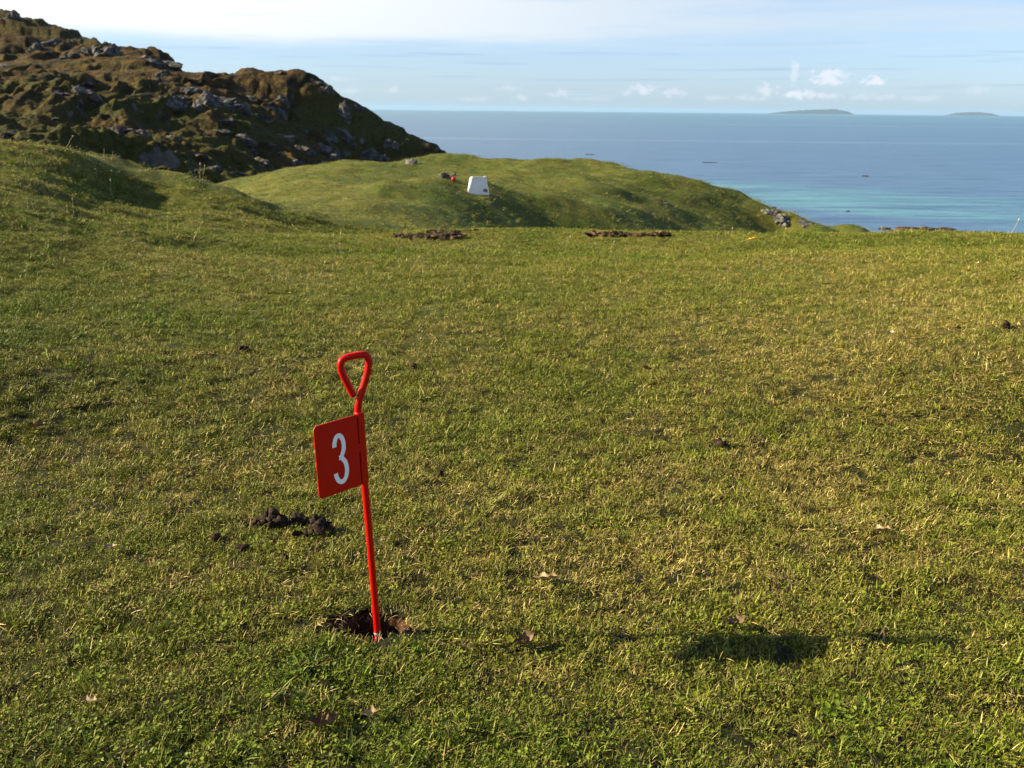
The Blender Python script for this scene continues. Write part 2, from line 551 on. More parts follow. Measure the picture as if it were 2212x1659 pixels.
def mat_sea():
    m, tr, out = material('sea_water')
    P = pos_co(tr)
    s = tr.n('ShaderNodeSeparateXYZ'); tr.link(P, s.inputs[0])
    X, Y, Z = s.outputs
    # pale sand under shallow water lies in a broad diagonal belt off the shore
    w1 = tr.noise(tr.mapping(P, (0.011, 0.034, 0)), 1.0, 5.0, 0.6)
    w2 = tr.noise(tr.mapping(P, (0.03, 0.12, 0)), 1.0, 4.0, 0.6)
    q = tr.math('ADD', tr.math('ADD', Y, tr.math('MULTIPLY', X, 1.1)), tr.math('MULTIPLY', tr.math('SUBTRACT', w1, 0.5), 90.0))
    sand = tr.math('MULTIPLY', tr.ramp(q, 205.0, 222.0), tr.ramp(q, 300.0, 250.0))
    weed = tr.ramp(w2, 0.50, 0.60)
    sand = tr.math('MULTIPLY', sand, tr.math('SUBTRACT', 1.0, tr.math('MULTIPLY', weed, 0.75)))
    far = tr.ramp(Y, 250.0, 3000.0)
    deep = tr.mix(far, (0.070, 0.142, 0.258), (0.070, 0.165, 0.255))
    c = tr.mix(sand, deep, (0.090, 0.240, 0.300))
    ripple_shade = tr.noise(tr.mapping(P, (0.05, 0.22, 0)), 1.0, 5.0, 0.65)
    c = tr.mix(tr.math('MULTIPLY', tr.ramp(ripple_shade, 0.42, 0.66), tr.ramp(Y, 900.0, 140.0, 0.0, 0.8)), c, (0.030, 0.080, 0.175))  # dark sides of the ripples painted into the water colour, fading with distance
    kelp = tr.math('MULTIPLY', tr.ramp(q, 215.0, 195.0), tr.ramp(w2, 0.45, 0.58))
    c = tr.mix(tr.math('MULTIPLY', kelp, 0.6), c, (0.030, 0.065, 0.150))
    # smooth slick: a long band of calm water parallel to the horizon
    wob = tr.math('MULTIPLY', tr.math('SUBTRACT', tr.noise(tr.mapping(P, (0.004, 0.002, 0)), 1.0, 3.0), 0.5), 26.0)
    ys = tr.math('ADD', Y, wob)
    slick = tr.math('MULTIPLY', tr.math('MULTIPLY', tr.ramp(ys, 510.0, 532.0), tr.ramp(ys, 575.0, 548.0)), tr.ramp(tr.noise(tr.mapping(P, (0.012, 0.05, 0)), 1.0, 4.0, 0.6), 0.2, 0.7, 0.08, 0.40))
    ys2 = tr.math('ADD', Y, tr.math('MULTIPLY', wob, 9.0))
    band = tr.noise(tr.mapping(P, (0.0006, 0.006, 0)), 1.0, 4.0, 0.55)
    calm = tr.math('MAXIMUM', slick, tr.math('MULTIPLY', tr.ramp(band, 0.55, 0.7), 0.45))
    r = tr.ramp(calm, 0.0, 1.0, 0.34, 0.10)
    chop = tr.noise(tr.mapping(P, (0.28, 0.7, 0)), 1.0, 5.0, 0.65)
    swell = tr.noise(tr.mapping(P, (0.03, 0.11, 0)), 1.0, 3.0, 0.5)
    h = tr.math('ADD', chop, tr.math('MULTIPLY', swell, 2.2))
    b = tr.n('ShaderNodeBump'); b.inputs['Distance'].default_value = 0.8
    tr.put(b.inputs['Strength'], tr.ramp(calm, 0.0, 1.0, 0.55, 0.06)); tr.put(b.inputs['Height'], h)
    principled(tr, out, c, r, 0.5, b.outputs[0], IOR=1.33)
    return m


def mat_paint(name, col, rough=0.25, coat=0.6, dirt=(0.10, 0.04, 0.02), amount=0.25):
    m, tr, out = material(name)
    P = obj_co(tr)
    n = tr.noise(P, 60.0, 4.0, 0.6)
    n2 = tr.noise(P, 500.0, 3.0, 0.6)
    c = tr.mix(tr.math('MULTIPLY', tr.ramp(n, 0.55, 0.8), amount), col, dirt)
    rr = tr.ramp(n, 0.3, 0.8, rough, rough + 0.15)
    p = principled(tr, out, c, rr, 0.2, bump(tr, n2, 0.06, 0.0005))
    p.inputs['Coat Weight'].default_value = coat
    p.inputs['Coat Roughness'].default_value = 0.12
    return m


M_TURF = mat_turf()
M_BLADE = mat_blade()
M_HILL = mat_hill()
M_SEA = mat_sea()
M_RED = mat_paint('red_enamel', (0.46, 0.0030, 0.0008), 0.34, 0.0)
M_WHITE_INK = mat_paint('white_numeral', (0.88, 0.89, 0.90), 0.4, 0.0, (0.5, 0.45, 0.4), 0.1)
M_STEEL = mat_simple('bare_steel', (0.20, 0.195, 0.19), (0.34, 0.33, 0.32), 80.0, 0.4, 0.5, 0.1, 0.001)
M_SOIL = mat_simple('dark_soil', (0.026, 0.014, 0.008), (0.095, 0.045, 0.022), 40.0, 0.9, 0.1, 0.9, 0.008, coords='Position')
M_PEAT = mat_simple('turned_earth', (0.014, 0.009, 0.006), (0.070, 0.042, 0.025), 11.0, 0.9, 0.1, 0.9, 0.02, coords='Position')
M_EARTH_PALE = mat_simple('dried_earth', (0.10, 0.052, 0.030), (0.20, 0.110, 0.062), 12.0, 0.9, 0.1, 0.8, 0.015, coords='Position')
M_DUNG = mat_simple('sheep_dung', (0.012, 0.007, 0.005), (0.055, 0.033, 0.022), 70.0, 0.75, 0.12, 1.0, 0.006, coords='Position')
M_LEAF = mat_simple('dead_leaf', (0.085, 0.050, 0.022), (0.20, 0.130, 0.060), 35.0, 0.6, 0.3, 0.5, 0.003)
M_LEAF_PALE = mat_simple('bleached_leaf', (0.20, 0.135, 0.062), (0.34, 0.25, 0.13), 40.0, 0.6, 0.3, 0.5, 0.003)
M_YELLOW = mat_simple('yellow_leaf', (0.70, 0.36, 0.02), (0.85, 0.52, 0.04), 30.0, 0.5, 0.3, 0.2, 0.002)
M_ROCK_GREY = mat_rock('lichened_rock', (0.055, 0.052, 0.052), (0.23, 0.22, 0.21), 2.6, (0.32, 0.30, 0.26), (0.11, 0.08, 0.05))
M_ROCK_HILL = mat_rock('hill_rock', (0.026, 0.024, 0.024), (0.150, 0.140, 0.130), 0.75, (0.22, 0.205, 0.18), (0.07, 0.048, 0.022))
M_ROCK_SEA = mat_rock('wet_sea_rock', (0.030, 0.022, 0.018), (0.120, 0.080, 0.055), 0.6, (0.22, 0.13, 0.06), (0.10, 0.055, 0.03))
M_ISLE = mat_simple('island_slopes', (0.030, 0.034, 0.026), (0.055, 0.054, 0.040), 0.004, 0.9, 0.1, 0.2, 5.0, coords='Position')
M_PLASTIC = mat_simple('weathered_white_plastic', (0.80, 0.80, 0.78), (0.70, 0.70, 0.67), 6.0, 0.45, 0.4, 0.1, 0.004)
M_SCUFF = mat_simple('brown_scuff', (0.16, 0.11, 0.07), (0.26, 0.19, 0.13), 30.0, 0.7, 0.2, 0.2, 0.002)
M_BUOY = mat_paint('red_plastic_float', (0.36, 0.010, 0.014), 0.35, 0.2)
M_STALK = mat_simple('dry_stalk', (0.42, 0.31, 0.15), (0.58, 0.46, 0.26), 20.0, 0.6, 0.3, 0.1, 0.002)

# ------------------------------------------------------------------ grassland terrain
SEA_Z = -14.0
pts = []


def add(x, y, z):
    pts.append((x, y, z))


def addp(px, py, D):
    pts.append(tuple(cp(px, py, D)))


# level ground under and around the camera
for a in range(0, 360, 30):
    th = R_(a)
    for D in (0.5, 1.2, 2.2):
        add(D * math.sin(th), D * math.cos(th), 0.0)
for a in (70, 100, 130, 160, 190, 220, 250, 280):
    th = R_(a)
    for D, z in ((4, 0.0), (8, 0.0), (16, -0.1), (40, -0.5), (110, -1.0)):
        if a == 70: z -= D * 0.03
        add(D * math.sin(th), D * math.cos(th), z)
for px in (-500, -150, 200, 550, 900, 1250, 1600, 1950, 2300, 2700):
    for py in (1250, 1000):
        g = gz(px, py); add(*g)
for px, py, D in [
    # open lawn, gently falling away
    (550, 800, 4.02), (900, 800, 4.02), (1250, 800, 4.02), (1600, 800, 4.02), (1950, 800, 4.02), (2300, 800, 4.02), (200, 800, 4.0), (-150, 800, 4.0), (2700, 800, 4.05),
    (-150, 680, 5.18), (200, 680, 5.18), (550, 670, 5.34), (900, 660, 5.4), (1250, 660, 5.4), (1600, 660, 5.4), (1950, 660, 5.4), (2300, 660, 5.4), (2700, 665, 5.4),
    (700, 580, 6.9), (900, 570, 7.2), (1250, 570, 7.2), (1600, 565, 7.2), (1950, 565, 7.0), (2300, 560, 7.0), (2700, 570, 7.0),
    # crest of the near lawn
    (860, 503, 10.6), (1000, 498, 11.0), (1150, 498, 11.0), (1300, 502, 10.8), (1500, 507, 10.6), (1650, 511, 10.4), (1800, 510, 10.2), (1950, 507, 10.0), (2100, 507, 9.8), (2230, 506, 9.6), (2500, 510, 9.4),
    (860, 532, 9.0), (1150, 530, 9.2), (1500, 533, 9.0), (1950, 534, 8.7), (2230, 534, 8.4),
    # mound on the left: silhouette
    (-400, 330, 13.0), (-200, 312, 13.2), (0, 312, 13.2), (100, 319, 13.3), (170, 328, 13.8), (250, 345, 14.6), (350, 368, 14.4), (430, 387, 13.8), 
    (-60, 380, 10.2), (20, 420, 9.0), (60, 470, 8.0),
    # lower apron of the mound
    (-100, 520, 7.2), (100, 520, 7.3), (300, 505, 8.3), (480, 530, 8.2), (640, 520, 9.3), (-100, 600, 6.25), (100, 600, 6.3), (300, 590, 6.5), (500, 580, 6.8),
    # ground falling behind the mound
    (700, 470, 14.0), (600, 445, 17.0), (540, 432, 20.0), (800, 470, 14.2), (800, 440, 17.5), (700, 430, 19.5),
    (620, 405, 25.0), (720, 405, 23.5), (560, 395, 29.0), (830, 415, 20.5),
]:
    addp(px, py, D)
# spur with a steep right flank, and the hollow in its lee
for px, py, Y in [(158, 330, 12.0), (200, 376, 12.0), (270, 420, 11.9), (345, 446, 11.8), (420, 440, 11.8),
                  (140, 348, 11.2), (182, 400, 11.2), (250, 442, 11.1), (335, 460, 11.0), (420, 456, 11.0),
                  (60, 345, 11.0), (118, 372, 10.3), (172, 414, 10.3), (240, 446, 10.2), (330, 464, 10.1),
                  (20, 380, 9.8), (98, 402, 9.4), (150, 440, 9.4), (210, 466, 9.3),
                  (270, 360, 12.9), (350, 388, 12.8), (430, 415, 12.6),
                  (475, 400, 13.2), (520, 421, 13.1), (565, 444, 13.0), (640, 481, 12.6), (720, 514, 12.0),
                  (500, 436, 12.2), (560, 468, 12.0), (640, 500, 11.6), (480, 462, 11.0), (560, 490, 10.8), (640, 512, 10.4)]:
    pts.append(tuple(cy_(px, py, Y)))
for px, D, z in [(-400, 16, -0.3), (-200, 16, -0.3), (0, 16, -0.3), (170, 17, -0.4), (350, 17, -0.7), (450, 16.5, -0.9),
                 (-400, 30, -2.2), (-200, 30, -2.2), (0, 30, -2.2), (200, 30, -2.2), (380, 30, -2.0),
                 (-400, 60, -4), (-200, 60, -4), (100, 60, -4), (380, 60, -5), (-300, 110, -7), (100, 110, -7), (450, 90, -9),
                 # dip behind the lawn's crest
                 (860, 13.5, -0.55), (950, 14, -0.76), (1150, 14.5, -1.3), (1400, 14.5, -1.5), (1600, 14, -1.6), (1750, 13.5, -1.55),
                 # right of the grassy knoll: a slope down to the shore
                 (1900, 14, -1.7), (2100, 14, -1.8), (2300, 14, -1.9), (2600, 14, -1.8),
                 (1900, 22, -4.1), (2100, 22, -4.6), (2300, 22, -4.6), (2700, 22, -4.6),
                 (1880, 40, -7.2), (2000, 40, -9.2), (2300, 40, -9.4), (2700, 40, -9.0),
                 (1400, 75, -14.0), (1700, 70, -14.6), (2000, 70, -15), (2300, 70, -15), (2700, 70, -14.6), (1000, 90, -15), (700, 90, -13),
                 (1200, 130, -18), (1700, 120, -18), (2200, 120, -18), (2700, 120, -18), (800, 130, -17), (300, 150, -9), (-300, 150, -9)]:
    q = pix_dir(px, 300); q = q[:2] / np.linalg.norm(q[:2]); add(q[0] * D, q[1] * D, z)
KNOLL = [(475, 397, 36), (600, 379, 38), (700, 373, 38), (800, 363, 39), (870, 357, 40), (950, 339, 41), (1030, 342, 41), (1120, 350, 40), (1220, 353, 40),
         (1320, 355, 40), (1400, 375, 39), (1500, 396, 38), (1600, 409, 37), (1650, 432, 36.5), (1720, 455, 36), (1812, 503, 35)]
for px, py, D in KNOLL:
    addp(px, py, D)
    c = cp(px, py, D); k = (D + 7) / D
    add(c[0] * k, c[1] * k, c[2] - 3.4)
for px, py, D in [
    # shelf with the white box, hollow behind
    (820, 397, 22.6), (900, 398, 22.6), (980, 405, 22.5), (1032, 415, 22.4), (1062, 419, 22.4),
    (900, 385, 28.0), (980, 394, 27.0), (1080, 404, 26.0),
    (960, 372, 31.0), (1100, 376, 32.0), (1200, 380, 32.0),
    (1000, 358, 36.0), (1150, 363, 36.0), (1280, 368, 36.0)]:
    addp(px, py, D)
# cross-sections at constant depth: each falls away to the right, out of the sun
for Y, prof in [(17, [(600, 446), (720, 450), (840, 464), (950, 492)]),
                (20, [(560, 428), (700, 430), (850, 436), (950, 456), (1050, 488)]),
                (22.2, [(1110, 450), (1160, 476), (1220, 500)]),
                (24.5, [(1180, 420), (1260, 446), (1340, 480), (1400, 510)]),
                (27, [(1240, 412), (1340, 440), (1420, 474), (1480, 505)]),
                (30, [(1300, 396), (1400, 426), (1480, 460), (1560, 498)]),
                (33, [(1350, 384), (1450, 412), (1560, 450), (1640, 488), (1680, 508)]),
                (35.5, [(1600, 424), (1660, 452), (1730, 488), (1780, 516)]),
                (37, [(1780, 484), (1840, 516), (1900, 550)])]:
    for px, py in prof:
        pts.append(tuple(cy_(px, py, Y)))
SURF = Surface(pts, 1e-4).table(-0.72, 0.72, 420, 0.8, 62.0, 300)

HOLE_C = gz(803, 1352)
HOLE_RX, HOLE_RY = 0.092, 0.062


def ground_z(x, y):
    x = np.asarray(x, float); y = np.asarray(y, float)
    D = np.sqrt(x * x + y * y)
    z = SURF(x, y)
    z = z + (0.009 * fbm(x * 8.5, y * 8.5, 2, 61) + 0.005 * gnoise(x * 24, y * 24, 66)) * sstep(10.0, 4.0, D) * sstep(0.7, 1.0, D)
    lump = sstep(3.5, 9.0, D)
    rough = sstep(14.0, 22.0, D)
    z = z + 0.012 * fbm(x * 1.1, y * 1.1, 3, 3) * sstep(0.8, 2.2, D)
    z = z + lump * 0.030 * fbm(x * 0.9 + 4, y * 0.9, 3, 11)
    left = lump * sstep(-1.5, -3.2, x) * (1 - rough)
    z = z + left * 0.035 * fbm(x * 2.3, y * 2.3, 3, 21)
    z = z + rough * 0.20 * fbm(x * 0.26, y * 0.26, 4, 31) * sstep(60, 45, D)
    return z


def hole_mask(x, y):
    """< 1 inside the ragged hole"""
    ux = (x - HOLE_C[0]) / HOLE_RX; uy = (y - HOLE_C[1]) / HOLE_RY
    return np.sqrt(ux * ux + uy * uy) + 0.28 * gnoise(x * 28, y * 28, 5)


th = np.concatenate([np.radians(np.arange(-180, -38, 2.0)), np.radians(np.arange(-38, 38, 0.125)), np.radians(np.arange(38, 180, 2.0))])
DD = np.concatenate([[0.03, 0.3, 0.6, 0.8], np.geomspace(0.95, 48.0, 430), np.geomspace(49, 160, 26)])
TH, DG = np.meshgrid(th, DD, indexing='ij')
gx, gy = DG * np.sin(TH), DG * np.cos(TH)
gzv = ground_z(gx, gy)
F = grid_faces(len(th), len(DD), wrap=True)
V = np.stack([gx, gy, gzv], -1).reshape(-1, 3)
fc = V[F].mean(1)
F = F[hole_mask(fc[:, 0], fc[:, 1]) > 1.0]
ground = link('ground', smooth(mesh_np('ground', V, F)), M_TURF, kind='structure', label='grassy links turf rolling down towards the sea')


def hit(px, py, fn=ground_z, d0=0.9, d1=60.0, n=500):
    """where the line of sight through (px, py) first meets a height surface"""
    d = pix_dir(px, py); hd = math.hypot(d[0], d[1])
    s = np.geomspace(d0, d1, n) / hd
    P = EYE + d[None] * s[:, None]
    below = P[:, 2] < fn(P[:, 0], P[:, 1])
    if not below.any():
        return None
    i = int(np.argmax(below))
    a, b = s[max(i - 1, 0)], s[i]
    for _ in range(14):
        m_ = 0.5 * (a + b); p = EYE + d * m_
        if p[2] < float(fn(np.array([p[0]]), np.array([p[1]]))[0]): b = m_
        else: a = m_
    return EYE + d * b


# ------------------------------------------------------------------ rocky hill on the left
hp = []
for px, py, Y in [
    # crest of the near shoulder running down into the sea
    (398, 153, 148), (470, 160, 148), (510, 157, 148), (535, 147, 148), (560, 141, 148), (590, 152, 148), (610, 150, 148), (640, 147, 148), (670, 158, 148), (692, 170, 148), (715, 195, 148),
    (760, 216, 148), (800, 236, 148), (878, 276, 148), (936, 310, 148), (972, 336, 148), (1005, 372, 148),
    # ground rising behind it to the middle ridge
    (-500, 140, 160), (-200, 138, 160), (0, 142, 160), (120, 140, 160), (240, 136, 160), (350, 150, 160),
    # middle ridge: foot and craggy top
    (-500, 128, 178), (-200, 128, 178), (0, 134, 178), (60, 132, 178), (120, 136, 178), (190, 128, 178), (300, 128, 178), (370, 146, 178),
    (-200, 116, 190), (0, 127, 190), (45, 119, 190), (95, 127, 190), (130, 125, 190), (165, 115, 190), (190, 107, 190), (215, 106, 190), (240, 112, 190), (300, 104, 190), (325, 108, 190), (375, 126, 190), (392, 142, 190), (410, 172, 190), (450, 196, 190),
    # far peak: foot and top
    (-500, 100, 225), (-200, 118, 225), (0, 122, 225), (100, 122, 225), (200, 124, 225), (280, 150, 225),
    (-500, 30, 250), (-200, 24, 250), (-60, 34, 250), (0, 27, 250), (30, 26, 250), (60, 38, 250), (110, 52, 250), (150, 62, 250), (168, 68, 250), (185, 84, 250), (212, 100, 250), (260, 124, 250), (330, 165, 250)]:
    hp.append(tuple(cy_(px, py, Y)))
for px, Y, z in [(398, 162, 2.0), (470, 162, 1.0), (560, 162, 2.0), (640, 162, 1.5), (715, 162, -2), (800, 162, -6), (870, 162, -10), (957, 162, -16),
                 (500, 185, -6), (600, 185, -8), (700, 185, -12), (800, 185, -16), (900, 185, -19), (1000, 185, -22),
                 (-200, 206, 5.0), (0, 206, 5.0), (100, 206, 5.0), (200, 206, 4.0), (300, 206, 4.0), (400, 206, -4),
                 (-400, 290, 14), (0, 290, 12), (200, 290, 2), (350, 280, -8), (500, 260, -14), (800, 260, -22), (300, 350, -14), (-400, 370, -10), (0, 370, -12),
                 (1060, 150, -20), (1040, 130, -18), (960, 110, -16),
                 (-400, 48, -6), (0, 48, -6), (300, 50, -7), (500, 56, -9), (700, 78, -12), (850, 98, -15)]:
    q = pix_dir(px, 300); hp.append((q[0] / q[1] * Y, Y, z))
# front face, as cross-sections at constant depth: rolling to the left, falling away steeply to the right
for Y, prof in [(58, [(-500, 350), (-200, 352), (0, 352), (200, 366), (330, 385)]),
                (75, [(-500, 305), (-200, 300), (0, 300), (200, 312), (320, 334), (420, 378), (500, 412)]),
                (92, [(-500, 258), (-200, 255), (0, 254), (200, 264), (320, 284), (430, 330), (520, 376), (600, 415)]),
                (110, [(-500, 215), (-200, 212), (0, 212), (200, 222), (300, 234), (345, 262), (370, 236), (440, 254), (540, 308), (640, 362), (720, 405)]),
                (130, [(-500, 178), (-200, 176), (0, 178), (200, 184), (310, 196), (340, 214), (360, 188), (470, 206), (560, 246), (660, 300), (760, 352), (840, 400)]),
                (140, [(-500, 160), (-200, 158), (0, 164), (200, 164), (350, 170), (460, 182), (550, 196), (640, 228), (740, 280), (840, 334)])]:
    for px, py in prof:
        hp.append(tuple(cy_(px, py, Y)))
HSURF = Surface(hp, 1e-4).table(-0.85, 0.05, 420, 48, 390, 330)


def hill_z(x, y):
    x = np.asarray(x, float); y = np.asarray(y, float)
    D = np.sqrt(x * x + y * y)
    z = HSURF(x, y)
    wx = x + 6 * fbm(x / 20, y / 20, 2, 71); wy = y + 6 * fbm(x / 20 + 9, y / 20, 2, 72)
    k = 0.45 + 0.55 * sstep(146, 136, y) + 0.3 * sstep(175, 200, y)
    z = z + k * 1.3 * fbm(wx / 21, wy / 27, 3, 41)
    # folds: back slopes rising gently to the right, short steep lee faces dropping off to the right
    for lam, amp, sd, ky in ((15.0, 1.9, 43, 0.35), (6.5, 0.7, 47, -0.2), (3.1, 0.22, 49, 0.25)):
        u = (x + ky * y) / lam + 1.1 * fbm(wx / (lam * 1.7), wy / (lam * 2.2), 3, sd)
        fr = u - np.floor(u)
        saw = fr / 0.74 * (fr < 0.74) + (1 - sstep(0.74, 1.0, fr)) * (fr >= 0.74)
        z = z + k * amp * (saw - 0.5) * sstep(-0.7, 0.35, gnoise(wx / (lam * 1.3), wy / (lam * 1.5), sd + 1))
    # ledges: flat heathery tops and steep rocky risers
    step = 2.6
    q = z / step + 0.8 * fbm(wx / 15, wy / 26, 3, 51)
    fl = np.floor(q); fr = q - fl
    led = (fl + sstep(0.42, 0.78, fr)) - q
    amt = sstep(-0.5, 0.25, fbm(x / 26, y / 26, 2, 61))
    z = z + k * led * step * amt * 0.8 * (0.35 + 0.65 * sstep(65, 100, y))
    z = z + k * (0.5 * np.abs(fbm(wx / 5.5, wy / 5.5, 3, 81)) + 0.30 * fbm(x / 1.5, y / 1.5, 3, 91))
    return z


a0 = math.atan2(*pix_dir(-420, 300)[:2]); a1 = math.atan2(*pix_dir(1070, 300)[:2])
th = np.linspace(a0, a1, 720)
DD = np.concatenate([np.geomspace(52, 205, 470), np.geomspace(206, 380, 90)])
TH, DG = np.meshgrid(th, DD, indexing='ij')
gx, gy = DG * np.sin(TH), DG * np.cos(TH)
V = np.stack([gx, gy, hill_z(gx, gy)], -1).reshape(-1, 3)
hill = link('hill', smooth(mesh_np('hill', V, grid_faces(len(th), len(DD)))), M_HILL, kind='structure', label='rugged heather and rock headland falling to the sea')

rock_types = [rock_mesh('rock_outcrop', 100 + i, (1, 0.8, 0.72), 3, 11, 0.30) for i in range(9)]
for me in rock_types:
    me.materials.append(M_ROCK_HILL)
HILL_ROCKS = [  # px, py, width, height in the 2212-wide view
    (488, 235, 62, 44), (450, 226, 46, 38), (425, 240, 30, 40), (365, 232, 44, 46), (352, 262, 26, 40), (395, 222, 34, 30), (470, 262, 70, 18),
    (402, 205, 40, 22), (560, 262, 50, 18), (520, 245, 40, 26), (610, 222, 24, 24), (540, 218, 46, 14), (355, 165, 22, 28), (340, 178, 28, 20),
    (205, 118, 42, 34), (150, 128, 30, 22), (240, 122, 40, 28), (320, 136, 46, 22), (360, 144, 60, 24), (60, 136, 44, 18), (15, 148, 50, 14),
    (270, 288, 40, 26), (310, 292, 30, 24), (335, 290, 18, 22), (252, 290, 22, 22), (180, 205, 40, 20), (140, 210, 46, 18), (215, 225, 22, 20),
    (30, 295, 40, 18), (52, 282, 20, 14), (10, 300, 26, 18), (95, 205, 30, 14), (170, 192, 40, 10), (90, 212, 24, 10),
    (745, 268, 26, 60), (735, 300, 40, 44), (765, 335, 42, 40), (800, 345, 44, 34), (705, 305, 44, 36), (690, 325, 36, 30), (830, 350, 30, 34), (850, 320, 26, 30),
    (620, 300, 40, 22), (650, 330, 36, 20), (580, 318, 34, 16), (600, 345, 34, 22), (560, 355, 46, 20), (640, 355, 36, 18), (690, 358, 40, 16),
    (520, 300, 50, 16), (480, 290, 36, 14), (430, 345, 36, 18), (460, 372, 40, 16), (490, 362, 26, 18), (520, 378, 30, 12), (410, 372, 40, 14), (350, 370, 60, 10),
    (690, 185, 34, 24), (640, 168, 30, 16), (565, 150, 26, 14), (600, 162, 30, 12), (700, 200, 26, 24), (770, 240, 24, 22),
    (30, 45, 24, 30), (60, 60, 40, 20), (95, 80, 20, 46), (120, 100, 36, 28), (165, 74, 30, 18), (35, 105, 40, 28), (75, 112, 24, 26),
    (200, 360, 60, 10), (130, 330, 24, 12), (250, 340, 22, 10), (180, 255, 30, 12), (120, 262, 26, 12), (220, 262, 26, 14), (380, 300, 24, 14), (50, 225, 30, 10),
    (300, 240, 18, 14), (320, 262, 16, 18), (660, 290, 20, 16), (575, 290, 16, 12), (545, 330, 20, 14), (720, 345, 30, 22), (780, 365, 40, 14), (870, 350, 24, 16)]
for i, (px, py, w, h) in enumerate(HILL_ROCKS):
    if (w * h < 520 and i % 2) or (px < 180 and py < 140 and i % 3):
        continue
    p = hit(px, py, hill_z, 50, 300, 500)
    if p is None:
        continue
    D = float(np.linalg.norm(p - EYE)); s = D / FPX
    o = link('rock_outcrop', rock_types[i % len(rock_types)], parent=hill)
    c = p + (p - EYE) / D * w * s * 0.50
    o.location = c
    o.rotation_euler = (random.uniform(-.3, .3), random.uniform(-.3, .3), random.uniform(-0.6, 0.6) + (math.pi if i % 2 else 0))
    o.scale = (w * s * 0.66, w * s * 0.60, h * s * 0.80)

# ------------------------------------------------------------------ sea, islands, rocks in the sea
sx = np.array([-60000, -4000, -600, -150, 0, 150, 400, 900, 4000, 60000.0])
sy = np.array([-200, 20, 60, 120, 200, 320, 500, 800, 1500, 4000, 12000, 60000.0])
SX, SY = np.meshgrid(sx, sy, indexing='ij')
link('sea', mesh_np('sea', np.stack([SX, SY, np.full_like(SX, SEA_Z)], -1).reshape(-1, 3), grid_faces(len(sx), len(sy))), M_SEA,
     kind='structure', label='calm blue sea with pale turquoise shallows')


def island(pxs, pys, D, label):
    """low island: ridge profile over the sea, with real depth"""
    n = 60
    xs = np.interp(np.linspace(0, 1, n), np.linspace(0, 1, len(pxs)), pxs)
    hs = np.interp(xs, pxs, pys)
    V = []
    m_ = 14
    for i in range(n):
        d = pix_dir(xs[i], 240); q = d[:2] / np.linalg.norm(d[:2])
        top = hs[i] / FPX * D * (1 + 0.05 * float(gnoise(np.array([i * 0.6]), np.array([D]), 3)[0])) + 1.0
        for j in range(m_):
            u = j / (m_ - 1) * 2 - 1
            k = D * (1 + 0.035 * u)
            hgt = top * max(0.0, 1 - abs(u)) ** 0.6 if abs(u) < 1 else 0
            hgt *= 1 + 0.15 * float(gnoise(np.array([i * 0.5]), np.array([j * 0.9]), 7)[0])
            V.append((q[0] * k, q[1] * k, SEA_Z - 2 + hgt))
    return link('island', smooth(mesh_np('island', np.array(V), grid_faces(n, m_))), M_ISLE, label=label, cat='island', group='islands on the horizon')


island([1655, 1680, 1720, 1760, 1805, 1830, 1848], [0, 3, 7, 9, 10, 6, 0], 28000, 'larger low blue island on the horizon under the small white clouds')
island([2040, 2065, 2090, 2110, 2140, 2165], [0, 5, 6.5, 7, 5, 0], 31000, 'smaller two humped blue island on the horizon towards the picture edge')


def sea_point(px, py):
    return gz(px, py, SEA_Z)


SEA_ROCKS = [(1275, 334, 26, 2.2, 'dark low reef breaking the water beyond the flat knoll top'),
             (1530, 351, 36, 1.4, 'long thin dark reef awash beyond the falling end of the knoll'),
             (1870, 381, 15, 3.6, 'lone dark rock standing in the blue water above the turquoise belt'),
             (1831, 457, 12, 4.5, 'small orange brown rock in the shallows above the knoll tip'),
             (1914, 496, 30, 6, 'thin dark rock at the water edge just left of the shore boulders'),
             (1965, 500, 60, 9, 'large dark brown shore boulder peeping over the lawn crest'),
             (2002, 500, 40, 8, 'reddish brown shore boulder next to the largest one'),
             (2040, 501, 50, 6, 'low shore boulder at the end of the boulder row'),
             (2350 - 0, 470, 20, 4, ''),
             (2052, 492, 26, 5, 'flat red weed covered rock in the water behind the shore boulders')]
for i, (px, py, w, h, lab) in enumerate(SEA_ROCKS):
    if not lab:
        continue
    p = sea_point(px, py); s = float(np.linalg.norm(p - EYE)) / FPX
    if 'shore boulder' in lab:
        p = sea_point(px, 496); s = float(np.linalg.norm(p - EYE)) / FPX
    o = link('sea_rock', rock_mesh('sea_rock', 300 + i, (w * s * 0.5, max(w * s * 0.35, 0.5), h * s * 0.75), 3, 14, 0.25), M_ROCK_SEA,
             loc=p, label=lab, cat='rock', group='rocks in the sea')

# ------------------------------------------------------------------ red hole marker
b0 = gz(816, 1372)


def at_plane(px, py, o, w):
    """line of sight meets the vertical plane through o along w"""
    n = np.array([-w[1], w[0], 0.0]); d = pix_dir(px, py)
    return EYE + d * (np.dot(n, o - EYE) / np.dot(n, d))


top_pole = at_plane(774.5, 872, b0, np.array([1.0, 0, 0]))
axis = (top_pole - b0) / np.linalg.norm(top_pole - b0)
foot = b0 - axis * 0.085
root = link('hole_marker', None, loc=tuple(foot), label='red metal hole marker with number 3 plate and loop handle', cat='hole marker')
loc0 = Vector(foot)


def rel(p):
    return Vector(p) - loc0


def zoompx(x, y):
    return ((740 + x / 3.95) * 2212 / 2560, (840 + y / 3.95) * 2212 / 2560)


RP = 0.0074
